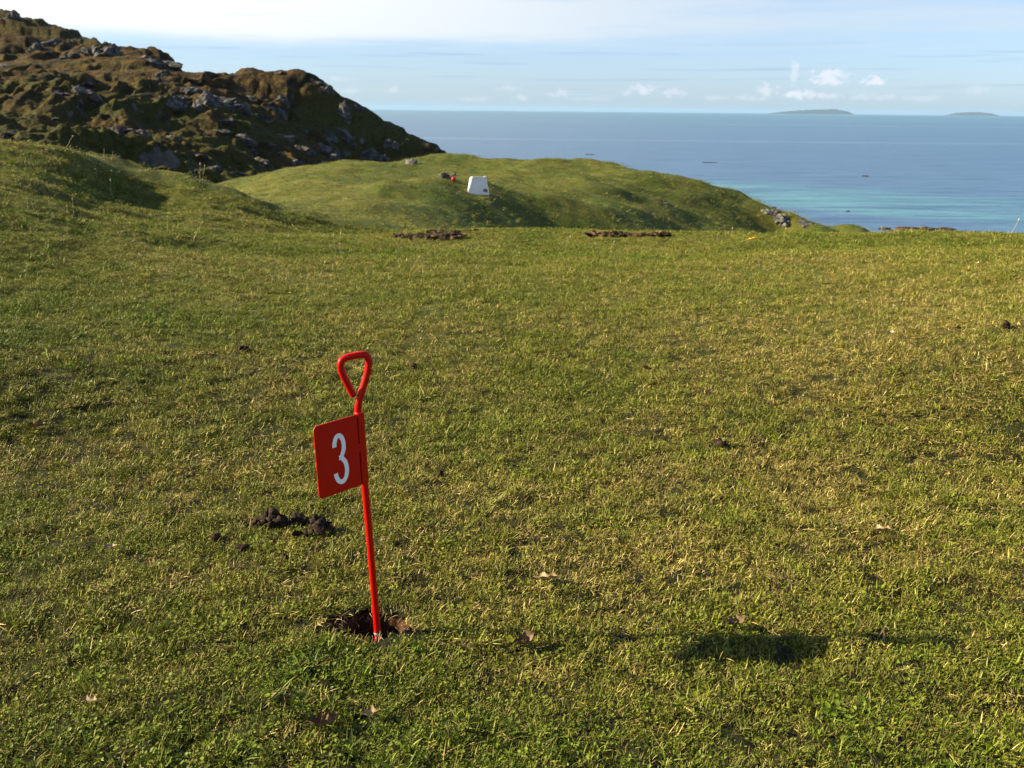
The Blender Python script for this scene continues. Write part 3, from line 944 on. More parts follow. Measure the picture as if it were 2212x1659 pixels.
# loop handle: path read in its own vertical plane
hr = at_plane(*zoompx(700, 200), b0, np.array([1.0, 0, 0]))
hl = gz(*zoompx(455, 232), z=hr[2])
wv = hl - hr; wv[2] = 0; wv /= np.linalg.norm(wv)
wv = wv * 0.8 + np.array([-1.0, 0, 0]) * 0.2; wv /= np.linalg.norm(wv)
ctrl = [(612, 745), (614, 690), (622, 640), (640, 580), (668, 490), (692, 410), (712, 330), (718, 270), (717, 232), (707, 202), (686, 186), (655, 183), (600, 190),
        (540, 202), (492, 215), (458, 234), (440, 262), (438, 296), (446, 335), (468, 390), (500, 455), (535, 525), (568, 590)]
hpath = [at_plane(*zoompx(*c), top_pole, wv) for c in ctrl]


def smooth_path(P, it=2):
    P = [Vector(p) for p in P]
    for _ in range(it):
        Q = [P[0]]
        for a, b in zip(P[:-1], P[1:]):
            Q += [a.lerp(b, 0.25), a.lerp(b, 0.75)]
        Q.append(P[-1]); P = Q
    return P


hpath = smooth_path(hpath, 2)
link('handle', bm_mesh(tube([rel(p) for p in hpath], RP * 0.97, 18), 'handle'), M_RED, root)
shaft_top = Vector(hpath[0])
bar = [Vector(foot), Vector(foot + axis * 0.02), Vector(b0 * 0.5 + top_pole * 0.5), shaft_top - Vector(axis) * 0.01, shaft_top]
link('shaft', bm_mesh(tube([rel(p) for p in bar], RP, 20), 'shaft'), M_RED, root)
fer0 = b0 + axis * 0.002
link('ferrule', bm_mesh(tube([rel(fer0), rel(fer0 + axis * 0.006)], RP + 0.0004, 20), 'ferrule'), M_STEEL, root)

# number plate: (u outward along the plate, v down) in the plate's own plane
ptop = at_plane(775, 890, b0, np.array([1.0, 0, 0])); pbot = at_plane(786, 1041, b0, np.array([1.0, 0, 0]))
left_top = gz(676, 917, z=ptop[2] - 0.001)
uv_ = left_top - ptop; uv_[2] = 0; PW = np.linalg.norm(uv_); uv_ /= PW
PH = float(np.linalg.norm(pbot - ptop))
vdown = (pbot - ptop) / PH
uv_ = uv_ - vdown * np.dot(uv_, vdown); uv_ /= np.linalg.norm(uv_)
nrm = np.cross(uv_, vdown); nrm /= np.linalg.norm(nrm)
if np.dot(nrm, EYE - ptop) < 0:
    nrm = -nrm
RS = RP + 0.0012


def pl(u, v, n=0.0):
    return rel(ptop + uv_ * u + vdown * v + nrm * n)


def slab(poly, n0, n1, name, mat, parent, bev=0.0004):
    bm = bmesh.new()
    fr = [bm.verts.new(pl(u, v, n1)) for u, v in poly]; bk = [bm.verts.new(pl(u, v, n0)) for u, v in poly]
    bm.faces.new(fr); bm.faces.new(bk[::-1])
    k = len(poly)
    for i in range(k):
        bm.faces.new((fr[i], bk[i], bk[(i + 1) % k], fr[(i + 1) % k]))
    bmesh.ops.recalc_face_normals(bm, faces=bm.faces)
    if bev:
        bmesh.ops.bevel(bm, geom=[e for e in bm.edges], offset=bev, segments=2, affect='EDGES', clamp_overlap=True)
    return link(name, bm_mesh(bm, name), mat, parent)


rc = 0.009
PN = RP + 0.0006                      # the plate lies against the front of the bar
PWX = PW + 0.0060
SL0, SL1, UB = 0.0100, 0.0128, -0.0050   # slot, and the free edge beyond the bar
poly = [(UB, 0.0), (SL0, 0.0), (SL0, PH * 0.42), (SL1, PH * 0.42), (SL1, 0.0)]
for k in range(7):
    a = k / 6 * math.pi / 2
    poly.append((PWX - rc + rc * math.sin(a), rc - rc * math.cos(a)))
for k in range(7):
    a = k / 6 * math.pi / 2
    poly.append((PWX - rc + rc * math.cos(a), PH - rc + rc * math.sin(a)))
poly += [(SL1, PH), (SL1, PH * 0.53), (SL0, PH * 0.53), (SL0, PH), (UB, PH)]
plate = slab(poly, PN, PN + 0.0018, 'number_plate', M_RED, root, 0.0)
plate['label'] = 'red number plate with a white figure 3'
# folded sleeve that carries the plate on the bar, closed behind the slots
wrap_o = [(0.0190, PN - 0.0002), (0.0135, 0.0035), (0.0105, -0.0030), (0.0072, -0.0078), (0.0, -0.0104), (-0.0072, -0.0078), (-0.0104, -0.0010), (-0.0098, 0.0040), (-0.0052, PN - 0.0002)]
bm = bmesh.new()
cen = np.array([0.001, 0.0])
rows = []
for (u, n_) in wrap_o:
    inner = np.array([u, n_]) * 0.9 + cen * 0.1
    rows.append([bm.verts.new(pl(u, 0.0005, n_)), bm.verts.new(pl(u, PH - 0.0005, n_)), bm.verts.new(pl(inner[0], PH - 0.0005, min(inner[1], PN - 0.0003))), bm.verts.new(pl(inner[0], 0.0005, min(inner[1], PN - 0.0003)))])
for r0, r1 in zip(rows[:-1], rows[1:]):
    for k in range(4):
        bm.faces.new((r0[k], r0[(k + 1) % 4], r1[(k + 1) % 4], r1[k]))
bm.faces.new(rows[0]); bm.faces.new(rows[-1][::-1])
link('sleeve', bm_mesh(bm, 'sleeve'), M_RED, root)

# figure 3
ur, ul = 0.0415, 0.0785; uc = (ur + ul) / 2
vt, vb = 0.195 * PH, 0.875 * PH
vm = vt + (vb - vt) * 0.475
sw = 0.0095


def arc3(cu, cv, ru, rv, a0_, a1_, n):
    return [(cu + ru * math.cos(a), cv + rv * math.sin(a)) for a in np.linspace(a0_, a1_, n)]


# in reading orientation +x is to the right; the plate's u grows to the left
hw = (ul - ur) / 2
h1 = (vm - vt) / 2; h2 = (vb - vm) / 2
mid_u = 0.0
up = arc3(-0.0008, vt + h1, hw * 0.86 - sw / 2, h1 - sw / 2 + sw * 0.22, R_(180), R_(398), 26)
lo = arc3(0, vm + h2, hw - sw / 2, h2 - sw / 2 + sw * 0.22, R_(-46), R_(172), 30)
notch_v = vm + 0.0002
line = up + [(hw * 0.18, notch_v - sw * 0.16), (-hw * 0.12, notch_v)]
line2 = [(-hw * 0.12, notch_v), (hw * 0.22, notch_v + sw * 0.18)] + lo


def ribbon(pathuv, width):
    p = np.array(pathuv); tg = np.gradient(p, axis=0); tg /= np.linalg.norm(tg, axis=1)[:, None]
    nn = np.stack([-tg[:, 1], tg[:, 0]], 1) * width / 2
    return p + nn, p - nn


bm = bmesh.new()
for j, (pp, wdt) in enumerate(((line, sw), (line2, sw))):
    A, B = ribbon(pp, wdt)
    off = PN + 0.00215 + 0.00012 * j
    va = [bm.verts.new(pl(uc - a[0], a[1], off)) for a in A]; vb_ = [bm.verts.new(pl(uc - b[0], b[1], off)) for b in B]
    for i in range(len(va) - 1):
        bm.faces.new((va[i], va[i + 1], vb_[i + 1], vb_[i]))
ret = bmesh.ops.extrude_face_region(bm, geom=bm.faces[:])
for v in [g for g in ret['geom'] if isinstance(g, bmesh.types.BMVert)]:
    v.co -= Vector(nrm) * 0.0004
link('numeral', bm_mesh(bm, 'numeral'), M_WHITE_INK, plate, label='white condensed figure 3')

# ------------------------------------------------------------------ the worn hole in the turf
hx, hy = HOLE_C[0], HOLE_C[1]
hz0 = float(ground_z(np.array([hx]), np.array([hy]))[0])
prof = [(1.55, -0.006), (1.25, -0.007), (1.05, -0.008), (0.94, -0.016), (0.88, -0.04), (0.84, -0.075), (0.72, -0.10), (0.45, -0.108), (0.0, -0.11)]
na = 72; V = []
for i in range(na):
    a = 2 * math.pi * i / na
    for k, (rr, zz) in enumerate(prof):
        j = 1 + (0.10 * float(gnoise(np.array([math.cos(a) * 3 + k * .35]), np.array([math.sin(a) * 3]), 8)[0]) if rr > 0.1 else 0)
        x = hx + HOLE_RX * rr * j * math.cos(a); y = hy + HOLE_RY * rr * j * math.sin(a)
        V.append((x - hx, y - hy, zz + 0.005 * float(gnoise(np.array([a * 4]), np.array([k * 1.3]), 9)[0]) * (k > 2)))
hole = link('golf_hole', smooth(mesh_np('golf_hole', np.array(V), grid_faces(na, len(prof), True))), M_SOIL, loc=(hx, hy, hz0),
            label='worn dark soil hole in the turf at the foot of the red marker', cat='hole')


def strands(name, spec, mat, parent=None, **kw):
    """thin curved strands: list of (root xyz, direction xyz, length, droop, radius)"""
    bm_all = bmesh.new()
    for root_, dr, L, droop, rad in spec:
        dr = Vector(dr).normalized(); p = Vector(root_); path = []
        for k in range(6):
            f = k / 5
            path.append(p + dr * L * f + Vector((0, 0, -droop * L * f * f)))
        bm = tube(path, [rad * (1 - 0.75 * k / 5) for k in range(6)], 4, True)
        me_ = bpy.data.meshes.new('tmp'); bm.to_mesh(me_); bm.free(); bm_all.from_mesh(me_); bpy.data.meshes.remove(me_)
    return link(name, bm_mesh(bm_all, name), mat, parent, **kw)


spec = []
for _ in range(170):
    a = random.uniform(0, 2 * math.pi); k = random.uniform(0.9, 1.25)
    p = (HOLE_RX * k * math.cos(a), HOLE_RY * k * math.sin(a), random.uniform(-0.02, 0.006))
    inward = -random.uniform(-0.4, 1.0)
    spec.append((p, (math.cos(a + random.uniform(-.9, .9)) * inward, math.sin(a + random.uniform(-.9, .9)) * inward, random.uniform(0.1, 1.0)), random.uniform(0.012, 0.038), random.uniform(0.2, 1.1), random.uniform(0.0005, 0.0009)))
strands('frayed_roots', spec, M_STALK, hole, kind='stuff')
# crumbs of earth on the rim
for i in range(16):
    a = random.uniform(0, 2 * math.pi) if i < 8 else random.uniform(-0.6, 0.9)
    k = random.uniform(0.95, 1.3)
    o = link('crumb', rock_mesh('crumb', 500 + i, (0.008, 0.007, 0.006), 1, 8, 0.2), M_PEAT, hole)
    o.location = (HOLE_RX * k * math.cos(a), HOLE_RY * k * math.sin(a), 0.004); o.scale = (random.uniform(.5, 1.2),) * 3

# ------------------------------------------------------------------ sheep droppings
pellet_types = [rock_mesh('pellet', 600 + i, (0.012, 0.0105, 0.0095), 3, 9, 0.38, hard=False) for i in range(6)]
for me in pellet_types:
    me.materials.append(M_DUNG)


def droppings(cx_, cy_, rx, ry, n, label, heap=0.018, big=1.0, pattern=None):
    c = hit(cx_, cy_)
    s = float(np.linalg.norm(c - EYE)) / FPX
    o = link('sheep_droppings', None, loc=tuple(c), label=label, cat='droppings', group='sheep droppings on the lawn')
    for i in range(n):
        a = random.uniform(0, 2 * math.pi); k = math.sqrt(random.random())
        x, y = k * math.cos(a) * rx * s, k * math.sin(a) * ry * s * 2.2
        if pattern:
            fx, fy = pattern[i % len(pattern)]
            x, y = fx * rx * s + random.uniform(-.004, .004), fy * ry * s * 2.2 + random.uniform(-.004, .004); k = 0.5 * (i % 2)
        z = 0.007 + (heap * (1 - k) if i % 3 else 0)
        q = link('pellet', pellet_types[i % 6], parent=o)
        gz_ = float(ground_z(np.array([c[0] + x]), np.array([c[1] + y]))[0]) - c[2]
        q.location = (x, y, gz_ + z)
        q.rotation_euler = [random.uniform(0, 6.28) for _ in range(3)]
        q.scale = [big * random.uniform(0.75, 1.55) for _ in range(3)]
    return o


droppings(594, 1137, 30, 11, 30, 'largest pile of dark sheep droppings beside the hole marker', 0.030, 1.15)
droppings(552, 1140, 18, 5, 9, 'straggling dark droppings at the outer tip of the dung patch', 0.006, 1.0)
droppings(645, 1133, 24, 6, 14, 'low dark droppings bridging the two dung piles', 0.012, 1.0)
droppings(690, 1152, 20, 14, 22, 'dark dung pile nearest the marker shaft', 0.028, 1.2)
droppings(655, 1162, 14, 6, 4, 'few loose pellets below the dung pile nearest the shaft', 0.006, 0.95)
droppings(466, 1168, 5, 3, 3, 'small dark dropping apart from the dung patch, farther left', 0.004, 0.85)
droppings(528, 1188, 8, 4, 3, 'small dark dropping in the grass just below the dung patch', 0.004, 0.9)
droppings(612, 1210, 8, 3, 2, 'tiny dark dropping half sunk in grass under the dung patch', 0.0, 0.8)
droppings(2172, 712, 6, 3, 3, 'dark round dropping on the lawn near the picture edge', 0.012, 1.5)
droppings(2072, 715, 5, 2, 2, 'tiny dark dropping inward of the round dropping near the picture edge', 0.004, 1.1)
droppings(530, 758, 9, 4, 4, 'brown dropping on the far lawn above the marker handle', 0.006, 1.2)
droppings(892, 798, 5, 4, 3, 'small dropping on the lawn beyond the loop handle', 0.006, 1.2)
droppings(1555, 961, 7, 4, 3, 'small dark dropping alone in the middle of the dry lawn', 0.004, 0.9)
droppings(948, 1030, 7, 4, 3, 'small dark dropping on grass level with the figure 3', 0.004, 0.9)


# ------------------------------------------------------------------ dead leaves
def leaf(px, py, L, wd, rz, curl, mat, label, lift=0.012, lobes=3, fold=0.5, pitch=0.0, roll=0.0):
    c = hit(px, py)
    nu, nv = 21, 11; r = np.random.default_rng(int(px * 7 + py))
    V = []; ph = r.uniform(0, 6)
    for i in range(nu):
        u = i / (nu - 1)
        w = wd * (math.sin(math.pi * min(1, u * 1.02)) ** 0.6) * (1 + 0.28 * math.sin(lobes * 2 * math.pi * u + ph)) + 0.0006
        for j in range(nv):
            v = j / (nv - 1) * 2 - 1
            y = v * w * (1 + 0.10 * r.normal() * (abs(v) > 0.9))
            ang = abs(v) * fold * (1 + 0.4 * math.sin(u * 7 + ph))
            z = abs(y) * math.sin(ang) * 1.1 + curl * L * (u - 0.5) ** 2 * 2 + 0.05 * L * math.sin(u * 9 + v * 3 + ph) * 0.4
            V.append(((u - 0.5) * L, y * math.cos(ang * 0.8), z))
    V = np.array(V); n = len(V)
    F1 = grid_faces(nu, nv)
    V2 = np.vstack([V, V - np.array([0, 0, 0.0006])])
    ring = [i * nv for i in range(nu)] + [(nu - 1) * nv + j for j in range(1, nv)] + [i * nv + nv - 1 for i in range(nu - 2, -1, -1)] + [j for j in range(nv - 2, 0, -1)]
    side = [[ring[k], ring[(k + 1) % len(ring)], ring[(k + 1) % len(ring)] + n, ring[k] + n] for k in range(len(ring))]
    me = smooth(mesh_np('dead_leaf', V2, np.vstack([F1, F1[:, ::-1] + n, side])))
    root_ = link('dead_leaf', None, loc=(c[0], c[1], c[2] + lift), label=label, cat='leaf', group='dead leaves on the lawn')
    root_.rotation_euler = (roll, pitch, rz)
    link('leaf_blade', me, mat, root_)
    st = [Vector((-L * 0.5 - k * L * 0.05, 0, curl * L * 0.5 + 0.001 * k)) for k in range(5)] if False else [Vector((-L * 0.5 + 0.002 - k * L * 0.06, 0.002 * math.sin(k), curl * L * 0.5 - 0.0006 * k)) for k in range(6)]
    link('leaf_stem', bm_mesh(tube(st, [0.0008] * 6, 5), 'leaf_stem'), mat, root_)
    return root_


leaf(1178, 1268, 0.060, 0.013, R_(168), 0.25, M_LEAF_PALE, 'curled pale brown leaf lying on the grass right of the marker shaft', 0.022, 2, 0.8, 0.1)
leaf(1138, 1402, 0.050, 0.020, R_(25), 0.5, M_LEAF, 'crumpled brown leaf below the curled pale one, level with the hole', 0.016, 3, 1.0, -0.3)
leaf(1588, 1366, 0.048, 0.016, R_(200), 0.4, M_LEAF, 'brown leaf lying in the shadow of the number plate', 0.022, 3, 0.7, 0.1)
leaf(80, 934, 0.062, 0.020, R_(190), 0.35, M_LEAF, 'pinkish brown leaf far to the left, level with the number plate', 0.020, 2, 0.8)
leaf(196, 1532, 0.030, 0.008, R_(170), 0.3, M_LEAF_PALE, 'small bleached leaf scrap low on the left foreground lawn', 0.018, 2, 0.6)
leaf(802, 1562, 0.036, 0.011, R_(195), 0.4, M_LEAF_PALE, 'small bleached leaf straight below the hole in the foreground', 0.018, 3, 0.8)
leaf(700, 1580, 0.056, 0.020, R_(20), 0.5, M_LEAF, 'dark brown crumpled leaf in the foreground beside the small bleached one', 0.014, 4, 1.1)
leaf(1900, 1158, 0.050, 0.012, R_(160), 0.3, M_LEAF_PALE, 'thin tan leaf on the dry lawn well right of the marker', 0.018, 2, 0.7)
leaf(240, 1196, 0.034, 0.009, R_(185), 0.3, M_LEAF_PALE, 'small tan leaf scrap on the lawn left of the dung patch', 0.018, 2, 0.6)
leaf(1398, 804, 0.050, 0.014, R_(10), 0.4, M_LEAF, 'greyish leaf on the far lawn right of the handle', 0.016, 2, 0.7)
leaf(1622, 526, 0.070, 0.022, R_(170), 0.3, M_YELLOW, 'bright orange yellow leaf near the far crest of the lawn', 0.035, 2, 0.5, 0.2)
leaf(1020, 506, 0.16, 0.030, R_(5), 0.25, M_LEAF_PALE, 'straw coloured scrap beside the dug earth on the far lawn crest', 0.035, 2, 0.6)

# ------------------------------------------------------------------ daisies dotted over the far lawn
M_PETAL = mat_simple('daisy_petal', (0.70, 0.70, 0.66), (0.82, 0.82, 0.78), 200.0, 0.6, 0.2, 0.1, 0.001)
bm = bmesh.new()
for k in range(11):
    a = 2 * math.pi * k / 11
    v = [bm.verts.new((math.cos(a + o_) * r_ * 0.009, math.sin(a + o_) * r_ * 0.009, z_ * 0.009)) for r_, o_, z_ in ((0.25, 0, 0.05), (0.7, -0.20, 0.22), (1.0, 0, 0.30), (0.7, 0.20, 0.22))]
    bm.faces.new(v)
petals = bm_mesh(bm, 'petals'); petals.materials.append(M_PETAL)
bm = bmesh.new(); bmesh.ops.create_uvsphere(bm, u_segments=8, v_segments=6, radius=0.0027)
centre = bm_mesh(bm, 'flower_centre'); centre.materials.append(M_YELLOW)
stem_me = bm_mesh(tube([(0, 0, -0.03), (0.001, 0, -0.012), (0, 0, 0.001)], 0.0007, 5), 'flower_stem'); stem_me.materials.append(M_STALK)
for qx, qy in ((1065, 705), (885, 485), (1590, 345), (1645, 388), (1675, 567), (1700, 567), (760, 1055), (320, 1300), (742, 1355), (1655, 703)):
    c = hit((2060 + qx / 4.424) * 0.8641, (540 + qy / 4.424) * 0.8641)
    o = link('daisy', None, loc=(c[0], c[1], c[2] + 0.030), label='tiny white daisy in the far lawn towards the sea', cat='flower', group='daisies dotted over the far lawn')
    o.rotation_euler = (random.uniform(0.1, 0.6), random.uniform(-.5, .1), random.uniform(0, 6))
    link('petals', petals, parent=o); q = link('flower_centre', centre, parent=o); q.location = (0, 0, 0.001); link('flower_stem', stem_me, parent=o)

# ------------------------------------------------------------------ scraped, turned-over earth on the far edge of the lawn
clod_types = [rock_mesh('clod', 700 + i, (1, 0.9, 0.75), 2, 12, 0.22) for i in range(7)]
clod_pale = [m_.copy() for m_ in clod_types[:4]]
for me in clod_types:
    me.materials.append(M_PEAT)
for me in clod_pale:
    me.materials.append(M_EARTH_PALE)


def earth_patch(px0, px1, py0, py1, n, label, size, pale=0.25, up=1.0):
    c = hit((px0 + px1) / 2, (py0 + py1) / 2)
    o = link('earth_scrape', None, loc=tuple(c), label=label, cat='bare earth', group='patches of turned earth on the lawn')
    q00, q10, q01, q11 = [hit(px, py)[:2] for px, py in ((px0, py1), (px1, py1), (px0, py0), (px1, py0))]

    def spot(u, v):
        return (q00 * (1 - u) + q10 * u) * (1 - v) + (q01 * (1 - u) + q11 * u) * v
    n1, n2 = 40, 16
    uu, vv = [g.ravel() for g in np.meshgrid(np.linspace(-.05, 1.05, n1), np.linspace(-.15, 1.15, n2), indexing='ij')]
    P = np.array([spot(u, v) for u, v in zip(uu, vv)])
    e = np.minimum(np.minimum(uu + .05, 1.05 - uu) * 4, np.minimum(vv + .15, 1.15 - vv) * 2.2)
    edge_ = np.minimum(1, e) + 0.8 * gnoise(uu * 10 + px0, vv * 3, 4) - 0.25
    z = ground_z(P[:, 0], P[:, 1]) - c[2] + np.clip(edge_ - 0.25, -0.6, 0.5) * 0.06 * up + 0.012 * gnoise(P[:, 0] * 14, P[:, 1] * 14, 6)
    link('bare_soil', mesh_np('bare_soil', np.column_stack([P[:, 0] - c[0], P[:, 1] - c[1], z]), grid_faces(n1, n2)), M_PEAT, o)
    for i in range(n):
        u = random.random(); v = random.random()
        p = spot(u, v); pz = float(ground_z(p[:1], p[1:2])[0])
        me = random.choice(clod_pale if random.random() < pale else clod_types)
        q = link('clod', me, parent=o)
        sz = size * random.uniform(0.4, 1.3)
        q.location = (p[0] - c[0], p[1] - c[1], pz - c[2] + sz * 0.30 + 0.016)
        q.rotation_euler = (random.uniform(-.4, .4), random.uniform(-.4, .4), random.uniform(0, 6.28))
        q.scale = (sz * 1.8, sz * 1.3, sz * 0.62)
    return o


earth_patch(880, 1000, 509, 519, 46, 'longer strip of dug dark earth on the far lawn crest, in front', 0.026, 0.16)
earth_patch(845, 890, 510, 517, 18, 'thin dark earth streak joining the longer dug strip at its left end', 0.020, 0.1)
earth_patch(918, 990, 503, 506, 26, 'shorter strip of dug earth just behind the longer one', 0.022, 0.15)
earth_patch(1268, 1345, 507, 514, 34, 'heaped brown earth clods on the lawn crest right of the white box', 0.036, 0.32)
earth_patch(1345, 1442, 508, 514, 36, 'low trail of earth clods running right from the heaped clods', 0.024, 0.2)

# ------------------------------------------------------------------ white box, red float and rocks on the knoll
bc = hit(1032, 418)
bs = float(np.linalg.norm(bc - EYE)) / FPX
box = link('white_box', None, loc=tuple(bc), label='white plastic box upside down on the grassy knoll', cat='box')
box.rotation_euler = (R_(-2), R_(2.5), R_(12))
BWd, BDp, BHt = 44.5 * bs, 23 * bs, 33.5 * bs


def taper_box(w0, w1, d0, d1, z0, z1, bev):
    bm = bmesh.new()
    v = [bm.verts.new((sx_ * w / 2, sy_ * d / 2, z)) for z, w, d in ((z0, w0, d0), (z1, w1, d1)) for sx_, sy_ in ((-1, -1), (1, -1), (1, 1), (-1, 1))]
    for f in ((0, 1, 2, 3), (4, 5, 6, 7), (0, 1, 5, 4), (1, 2, 6, 5), (2, 3, 7, 6), (3, 0, 4, 7)):
        bm.faces.new([v[k] for k in f])
    bmesh.ops.recalc_face_normals(bm, faces=bm.faces)
    bmesh.ops.bevel(bm, geom=bm.edges[:], offset=bev, segments=3, affect='EDGES', clamp_overlap=True)
    for f in bm.faces:
        f.smooth = False
    return bm


def part(name, bm, mat, parent, loc=(0, 0, 0), rot=(0, 0, 0)):
    o = link(name, bm_mesh(bm, name), mat, parent, loc=loc)
    o.rotation_euler = rot
    return o


part('body', taper_box(BWd * 0.97, BWd * 0.76, BDp * 0.96, BDp * 0.70, -0.03, BHt, 0.016), M_PLASTIC, box)
part('rim', taper_box(BWd * 1.04, BWd * 1.02, BDp * 1.05, BDp * 1.02, -0.03, 0.05, 0.010), M_PLASTIC, box)
for sx_ in (-1, 1):
    o = part('corner_post', taper_box(0.055, 0.045, 0.05, 0.04, 0.0, BHt * 0.99, 0.010), M_PLASTIC, box, (sx_ * BWd * 0.455, -BDp * 0.43, 0.03), (R_(-9), R_(-sx_ * 12.5), 0))
part('top_lip', taper_box(BWd * 0.70, BWd * 0.68, BDp * 0.2, BDp * 0.18, 0, 0.03, 0.008), M_PLASTIC, box, (0, -BDp * 0.27, BHt - 0.012))
part('carry_handle', taper_box(0.085, 0.065, 0.06, 0.05, 0, 0.045, 0.012), M_PLASTIC, box, (BWd * 0.31, -BDp * 0.20, BHt - 0.006))
part('scuff_patch', taper_box(0.10, 0.09, 0.012, 0.012, 0, 0.07, 0.005), M_SCUFF, box, (BWd * 0.32, -BDp * 0.50 - 0.006, 0.045), (R_(-4), 0, 0))

bp = hit(980, 392)
fs = float(np.linalg.norm(bp - EYE)) / FPX
fl = link('red_float', None, loc=tuple(bp), label='small round red float in front of the pale rock', cat='float')
bm = bmesh.new(); bmesh.ops.create_uvsphere(bm, u_segments=24, v_segments=16, radius=5.0 * fs)
for f in bm.faces: f.smooth = True
part('ball', bm, M_BUOY, fl, (0, 0, 4.8 * fs))
part('neck', tube([(0, 0, 0), (2.0 * fs, -1.0 * fs, -3.6 * fs), (2.6 * fs, -1.3 * fs, -4.6 * fs)], [1.7 * fs, 1.5 * fs, 1.9 * fs], 12), M_BUOY, fl, (0.0, 0, 4.8 * fs))
fl.rotation_euler = (0, 0, 0.4)

for i, (px, py, w, h, lab) in enumerate([
        (962, 385, 30, 17, 'pale lichened rock in the turf behind the white box'),
        (978, 381, 16, 11, 'darker broken rock adjoining the pale rock behind the white box'),
        (892, 355, 26, 15, 'white boulder on the skyline of the knoll below the headland'),
        (1672, 470, 50, 26, 'grey rock slab in the dark end slope of the knoll, upper one'),
        (1696, 486, 40, 28, 'grey rock slab in the dark end slope of the knoll, lower one'),
        (1745, 490, 34, 14, 'small grey stone at the tip of the knoll just above the lawn crest'),
        (1680, 459, 16, 8, 'small grey stone wedged above the two rock slabs of the knoll end'),
        (1668, 449, 14, 5, 'little tan stone at the top of the knoll end slope'),
        (1438, 440, 12, 5, 'little tan stone in the shaded flank of the knoll')]):
    p = hit(px, py)
    if p is None:
        continue
    s = float(np.linalg.norm(p - EYE)) / FPX
    o = link('rock', rock_mesh('rock', 800 + i, (w * s * 0.56, w * s * 0.5, h * s * 0.66), 4, 10, 0.22), M_ROCK_GREY, loc=tuple(p + (p - EYE) / np.linalg.norm(p - EYE) * w * s * 0.40),
             label=lab, cat='rock', group='rocks on the knoll')
    o.rotation_euler = (0, R_(22 if 3 <= i <= 6 else random.uniform(-10, 10)), random.uniform(-.5, .5))


# ------------------------------------------------------------------ grass
def tuft(name, seed, n, rad, L, wid, straw, tilt, clover=0, flat=0.0):
    r = np.random.default_rng(seed)
    V, Fq, T = [], [], []
    for _ in range(n):
        a = r.uniform(0, 2 * math.pi); k = rad * math.sqrt(r.random())
        base = np.array([k * math.cos(a), k * math.sin(a), -0.003])
        is_straw = r.random() < straw
        l = L * r.uniform(0.5, 1.25) * (1.05 if is_straw else 1.0)
        tl = R_(r.uniform(*tilt)) + (R_(16) if is_straw else 0)
        b = r.uniform(0, 2 * math.pi); bend = r.uniform(0.0, 0.8)
        w = wid * r.uniform(0.65, 1.3) * (0.8 if is_straw else 1)
        fw = np.array([math.cos(b), math.sin(b), 0]); tw = r.uniform(-0.9, 0.9)
        side = np.array([-math.sin(b), math.cos(b), 0.0])
        side = side * math.cos(tw) + np.array([0, 0, math.sin(tw)])
        p = base.copy(); ang = tl; i0 = len(V); seg = 4
        sh = r.uniform(0, 1) ** 1.6; st = (r.uniform(0.75, 1.0) if is_straw else r.uniform(0, 0.18) + (0.25 if r.random() < 0.15 else 0))
        for s in range(seg):
            f = s / (seg - 1)
            ww = w * (1 - f ** 1.6) * (0.75 + 0.5 * f) * 0.5
            if s < seg - 1:
                V += [p - side * ww, p + side * ww]; T += [(st, sh, f)] * 2
            else:
                V.append(p.copy()); T.append((st, sh, f))
            p = p + (fw * math.sin(ang) + np.array([0, 0, math.cos(ang)])) * l / (seg - 1)
            ang = min(ang + bend / (seg - 1), R_(100))
        for s in range(seg - 2):
            q = i0 + 2 * s
            Fq += [(q, q + 1, q + 3), (q, q + 3, q + 2)]
        q = i0 + 2 * (seg - 2); Fq.append((q, q + 1, q + 2))
    for _ in range(clover):
        a = r.uniform(0, 2 * math.pi); k = rad * math.sqrt(r.random())
        c = np.array([k * math.cos(a), k * math.sin(a), L * r.uniform(0.25, 0.6)])
        nn = np.array([r.normal() * .45, r.normal() * .45, 1.0]); nn /= np.linalg.norm(nn)
        e1 = np.cross(nn, [1, 0, 0]); e1 /= np.linalg.norm(e1); e2 = np.cross(nn, e1)
        rr = wid * r.uniform(0.9, 1.7); i0 = len(V); st = r.uniform(0, 0.1); sh = r.uniform(0.0, 0.7)
        V.append(c); T.append((st, sh, 0.2))
        for s in range(6):
            an = s / 6 * 2 * math.pi; V.append(c + (e1 * math.cos(an) + e2 * math.sin(an) * 0.7) * rr + nn * rr * 0.2); T.append((st, sh, 0.4))
        for s in range(6):
            Fq.append((i0, i0 + 1 + s, i0 + 1 + (s + 1) % 6))
    me = mesh_np(name, np.array(V), np.array(Fq))
    at = me.color_attributes.new('tone', 'FLOAT_COLOR', 'POINT')
    at.data.foreach_set('color', np.hstack([np.array(T), np.ones((len(T), 1))]).astype(np.float32).ravel())
    me.materials.append(M_BLADE)
    return bpy.data.objects.new(name, me)


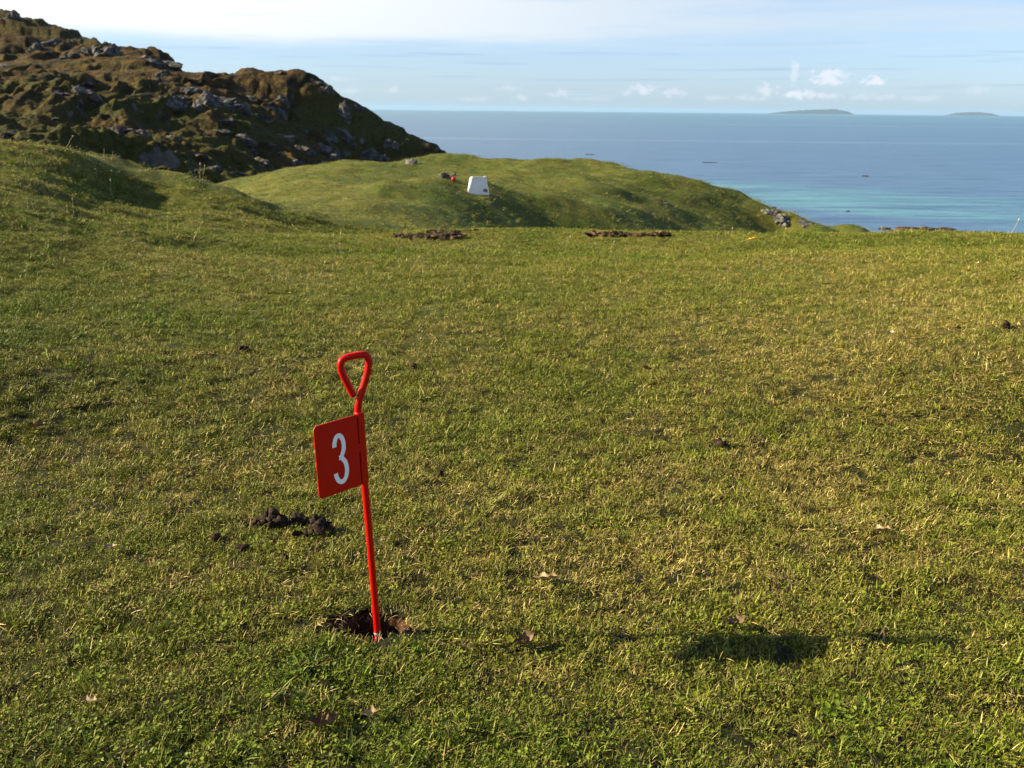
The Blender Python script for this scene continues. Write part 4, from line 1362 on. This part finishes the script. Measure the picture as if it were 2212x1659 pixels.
tufts = bpy.data.collections.new('grass_tufts')
NV = 4; STRAWS = (0.06, 0.22, 0.45, 0.75)
k = 0
for si, st in enumerate(STRAWS):
    for v in range(NV):
        tufts.objects.link(tuft('grass_tuft_%03d' % k, 900 + k, 40, 0.027, 0.0195, 0.0023, st, (5, 80), clover=(10 - 2 * si))); k += 1
for v in range(NV):      # mats of flattened dead straw
    tufts.objects.link(tuft('grass_tuft_%03d' % k, 900 + k, 44, 0.030, 0.024, 0.0019, 0.96, (62, 90))); k += 1
for v in range(NV):      # coarse dark tussocks, broader blades
    tufts.objects.link(tuft('grass_tuft_%03d' % k, 900 + k, 26, 0.020, 0.040, 0.0038, 0.08, (20, 72), clover=4)); k += 1
tufts_far = bpy.data.collections.new('far_grass_tufts')
k = 0
for si, st in enumerate(STRAWS):
    for v in range(3):
        tufts_far.objects.link(tuft('far_tuft_%03d' % k, 1900 + k, 46, 0.13, 0.030, 0.0085, st, (48, 86))); k += 1


def dryness(x, y):
    d = 0.50 + 0.34 * fbm(x * 0.55, y * 0.55, 3, 131) + 0.26 * fbm(x * 2.6, y * 2.6, 3, 141) + 0.16 * fbm(x * 9, y * 9, 2, 151)
    D = np.sqrt(x * x + y * y)
    d = d + 0.27 * sstep(-0.4, 1.2, x) * sstep(1.55, 2.2, y) * sstep(9.0, 4.5, D) - 0.14 * sstep(2.0, 1.3, D)
    d = d - 0.20 * sstep(-1.2, -3.5, x) * sstep(14, 6, D) - 0.22 * sstep(13, 20, D)
    return d


def scatter(name, D0, D1, half, dens, tuftcol, nvar, scale_fn, label):
    n_try = 0
    X, Y = [], []
    edges = np.geomspace(D0, D1, 40)
    for a, b in zip(edges[:-1], edges[1:]):
        area = half * (b * b - a * a)
        n = int(area * dens(0.5 * (a + b)))
        d = np.sqrt(rng.uniform(a * a, b * b, n)); q = rng.uniform(-half, half, n)
        X.append(d * np.sin(q)); Y.append(d * np.cos(q))
    X = np.concatenate(X); Y = np.concatenate(Y)
    ok = (hole_mask(X, Y) > 1.08) & (rng.random(len(X)) < 0.62 + 0.38 * sstep(-0.45, 0.15, fbm(X * 26, Y * 26, 2, 201)))
    X, Y = X[ok], Y[ok]
    z = ground_z(X, Y); e = 0.03
    zx = (ground_z(X + e, Y) - z) / e; zy = (ground_z(X, Y + e) - z) / e
    dry = dryness(X, Y)
    n = len(X)
    ok = z > SEA_Z + 1
    cls = np.clip(np.floor((dry + rng.normal(0, 0.13, n)) * 4), 0, 3).astype(np.int32)
    if nvar == NV:
        u = rng.random(n)
        cls = np.where(u < 0.07 + 0.16 * sstep(0.5, 0.8, dry), 4, cls)
        cls = np.where(u > 0.985 - 0.04 * sstep(0.45, 0.2, dry), 5, cls).astype(np.int32)
    idx = cls * nvar + rng.integers(0, nvar, n).astype(np.int32)
    rot = np.stack([np.arctan(zy), -np.arctan(zx), rng.uniform(0, 6.283, n)], -1)
    # rotate about own axis first, then tilt to the slope (small angles)
    D = np.sqrt(X * X + Y * Y)
    scl = scale_fn(D) * rng.uniform(0.6, 1.3, n) * (1.0 + 0.22 * gnoise(X * 3, Y * 3, 17) + 0.28 * gnoise(X * 11, Y * 11, 18) + 0.25 * gnoise(X * 27, Y * 27, 19))
    me = bpy.data.meshes.new(name)
    me.vertices.add(n); me.vertices.foreach_set('co', np.stack([X, Y, z], -1).astype(np.float32).ravel())
    for nm, typ, arr in (('tuft_index', 'INT', idx), ('dry', 'FLOAT', np.clip(dry, 0, 1).astype(np.float32)), ('tuft_scale', 'FLOAT', scl.astype(np.float32)), ('tuft_rotation', 'FLOAT_VECTOR', rot.astype(np.float32))):
        at = me.attributes.new(nm, typ, 'POINT')
        at.data.foreach_set('vector' if typ == 'FLOAT_VECTOR' else 'value', arr.ravel())
    o = link(name, me, kind='stuff', label=label)
    ng = bpy.data.node_groups.new(name + '_nodes', 'GeometryNodeTree')
    ng.interface.new_socket('Geometry', in_out='INPUT', socket_type='NodeSocketGeometry')
    ng.interface.new_socket('Geometry', in_out='OUTPUT', socket_type='NodeSocketGeometry')
    gi = ng.nodes.new('NodeGroupInput'); go = ng.nodes.new('NodeGroupOutput')
    ci = ng.nodes.new('GeometryNodeCollectionInfo'); ci.inputs[0].default_value = tuftcol
    ci.inputs['Separate Children'].default_value = True; ci.inputs['Reset Children'].default_value = True
    ip = ng.nodes.new('GeometryNodeInstanceOnPoints'); ip.inputs['Pick Instance'].default_value = True

    def na_(nm, typ):
        q = ng.nodes.new('GeometryNodeInputNamedAttribute'); q.data_type = typ; q.inputs[0].default_value = nm
        return next(s for s in q.outputs if s.enabled and s.name == 'Attribute')
    e2r = ng.nodes.new('FunctionNodeEulerToRotation')
    ng.links.new(na_('tuft_rotation', 'FLOAT_VECTOR'), e2r.inputs[0])
    ng.links.new(gi.outputs[0], ip.inputs['Points']); ng.links.new(ci.outputs[0], ip.inputs['Instance'])
    ng.links.new(na_('tuft_index', 'INT'), ip.inputs['Instance Index'])
    ng.links.new(e2r.outputs[0], ip.inputs['Rotation']); ng.links.new(na_('tuft_scale', 'FLOAT'), ip.inputs['Scale'])
    ng.links.new(ip.outputs[0], go.inputs[0])
    md = o.modifiers.new('grass', 'NODES'); md.node_group = ng
    return o


scatter('grass', 4.2, 13.5, R_(42), lambda d: 3600 * min(1.0, (2.4 / d) ** 1.05), tufts, NV, lambda D: 0.95 + 0.045 * np.maximum(D - 2.5, 0) ** 0.9, 'short cropped lawn grass, green mixed with straw')
scatter('grass', 0.45, 4.2, R_(72), lambda d: 4000 * min(1.0, (2.4 / d) ** 1.05), tufts, NV, lambda D: 0.95 + 0.045 * np.maximum(D - 2.5, 0) ** 0.9, 'short cropped grass round the camera and the hole marker, green mixed with straw')
scatter('grass', 11.0, 46.0, R_(42), lambda d: 60 * min(1.0, (16 / d) ** 0.8), tufts_far, 3, lambda D: 0.55 + 0.018 * D, 'coarser grass on the knoll and beyond the crest')


# ------------------------------------------------------------------ tall dry stalks
def stalk_clump(px, py, stems, label):
    c = hit(px, py)
    if c is None:
        return
    s = float(np.linalg.norm(c - EYE)) / FPX
    o = link('grass_stalk_clump', None, loc=tuple(c), label=label, cat='grass stalks', group='tall dry grass stalks')
    for (ox, lean, hgt) in stems:
        L = hgt * s
        path = [Vector((ox * s + lean * s * (f ** 1.3), random.uniform(-.5, .5) * s, L * f - 0.01)) for f in np.linspace(0, 1, 7)]
        link('stem', bm_mesh(tube(path, [max(0.0009, 0.30 * s) * (1 - 0.4 * f) for f in np.linspace(0, 1, 7)], 5), 'stem'), M_STALK, o)
        if hgt > 22:
            tip = path[-1]; dr = (path[-1] - path[-2]).normalized()
            link('seed_head', bm_mesh(tube([tip - dr * L * 0.12, tip - dr * L * 0.06, tip + dr * L * 0.02], [0.0012, 1.1 * s + 0.001, 0.0008], 6), 'seed_head'), M_STALK, o)


stalk_clump(432, 400, [(0, 4, 46), (5, 8, 42), (9, 3, 20)], 'pair of tall dry stalks on the mound crest against the dark hillside')
stalk_clump(725, 552, [(0, -3, 48), (9, 4, 52), (-6, -5, 24), (3, 8, 30)], 'cluster of pale stalks where the mound runs out into the lawn')
stalk_clump(415, 522, [(0, 26, 44), (2, 14, 30), (6, 34, 22)], 'leaning straw stalks low on the shaded side of the mound')
stalk_clump(362, 500, [(0, 3, 34)], 'single upright stalk on the mound left of the leaning ones')
stalk_clump(140, 330, [(0, 20, 34), (6, 8, 18)], 'thin stalk leaning over the mound crest above the spur')
stalk_clump(225, 345, [(0, 2, 22), (14, 6, 18)], 'two short stalks on the mound crest above the shadow')
stalk_clump(160, 470, [(0, 1, 40), (-14, 3, 26)], 'upright stalks on the lit spur at the left')
stalk_clump(60, 455, [(0, 2, 26), (12, -3, 22)], 'short stalks farthest left on the mound')
stalk_clump(240, 430, [(0, 3, 40), (4, -4, 22)], 'faint stalk standing in the shaded hollow')
stalk_clump(885, 590, [(0, 22, 40), (8, 30, 30), (-18, -6, 30)], 'bent straw stalks on the lawn right of the mound')
stalk_clump(690, 600, [(0, 14, 38), (6, 24, 24)], 'slanting stalks on the lawn below the mound end')
stalk_clump(2180, 515, [(0, 14, 40), (-6, 4, 18)], 'tall thin stalk on the lawn crest against the sea')
stalk_clump(1900, 513, [(0, 2, 24), (14, 5, 16), (30, -3, 20)], 'short stalks on the lawn crest in front of the shore boulders')
stalk_clump(1690, 517, [(0, 6, 26), (-16, 4, 20), (18, 8, 18), (40, 2, 16)], 'row of short stalks on the crest in front of the dark knoll end')
stalk_clump(1580, 514, [(0, 1, 24), (-30, 2, 14)], 'short stalk on the lawn crest right of the earth clods')
stalk_clump(1040, 509, [(0, 4, 18), (8, -4, 14), (20, 3, 20)], 'small stalks on the crest straight below the white box')
stalk_clump(1300, 548, [(0, -16, 26), (16, 10, 30), (26, -6, 20)], 'loose straw stalks on the lawn below the heaped earth clods')

# ------------------------------------------------------------------ sea air
hz = bmesh.new()
bmesh.ops.create_cube(hz, size=1.0)
for v in hz.verts:
    v.co = Vector((v.co.x * 130000.0, v.co.y * 130000.0, 0)) + Vector((0, 0, 190.0 if v.co.z > 0 else -30.0))
m, tr, out = material('sea_haze')
pv = tr.n('ShaderNodeVolumePrincipled')
pv.inputs['Color'].default_value = (0.41, 0.66, 1.0, 1)
pv.inputs['Density'].default_value = 2.1e-5
pv.inputs['Anisotropy'].default_value = 0.1
tr.link(pv.outputs[0], out.inputs['Volume'])
haze = link('haze', bm_mesh(hz, 'haze'), m, kind='stuff', label='thin blue sea haze')
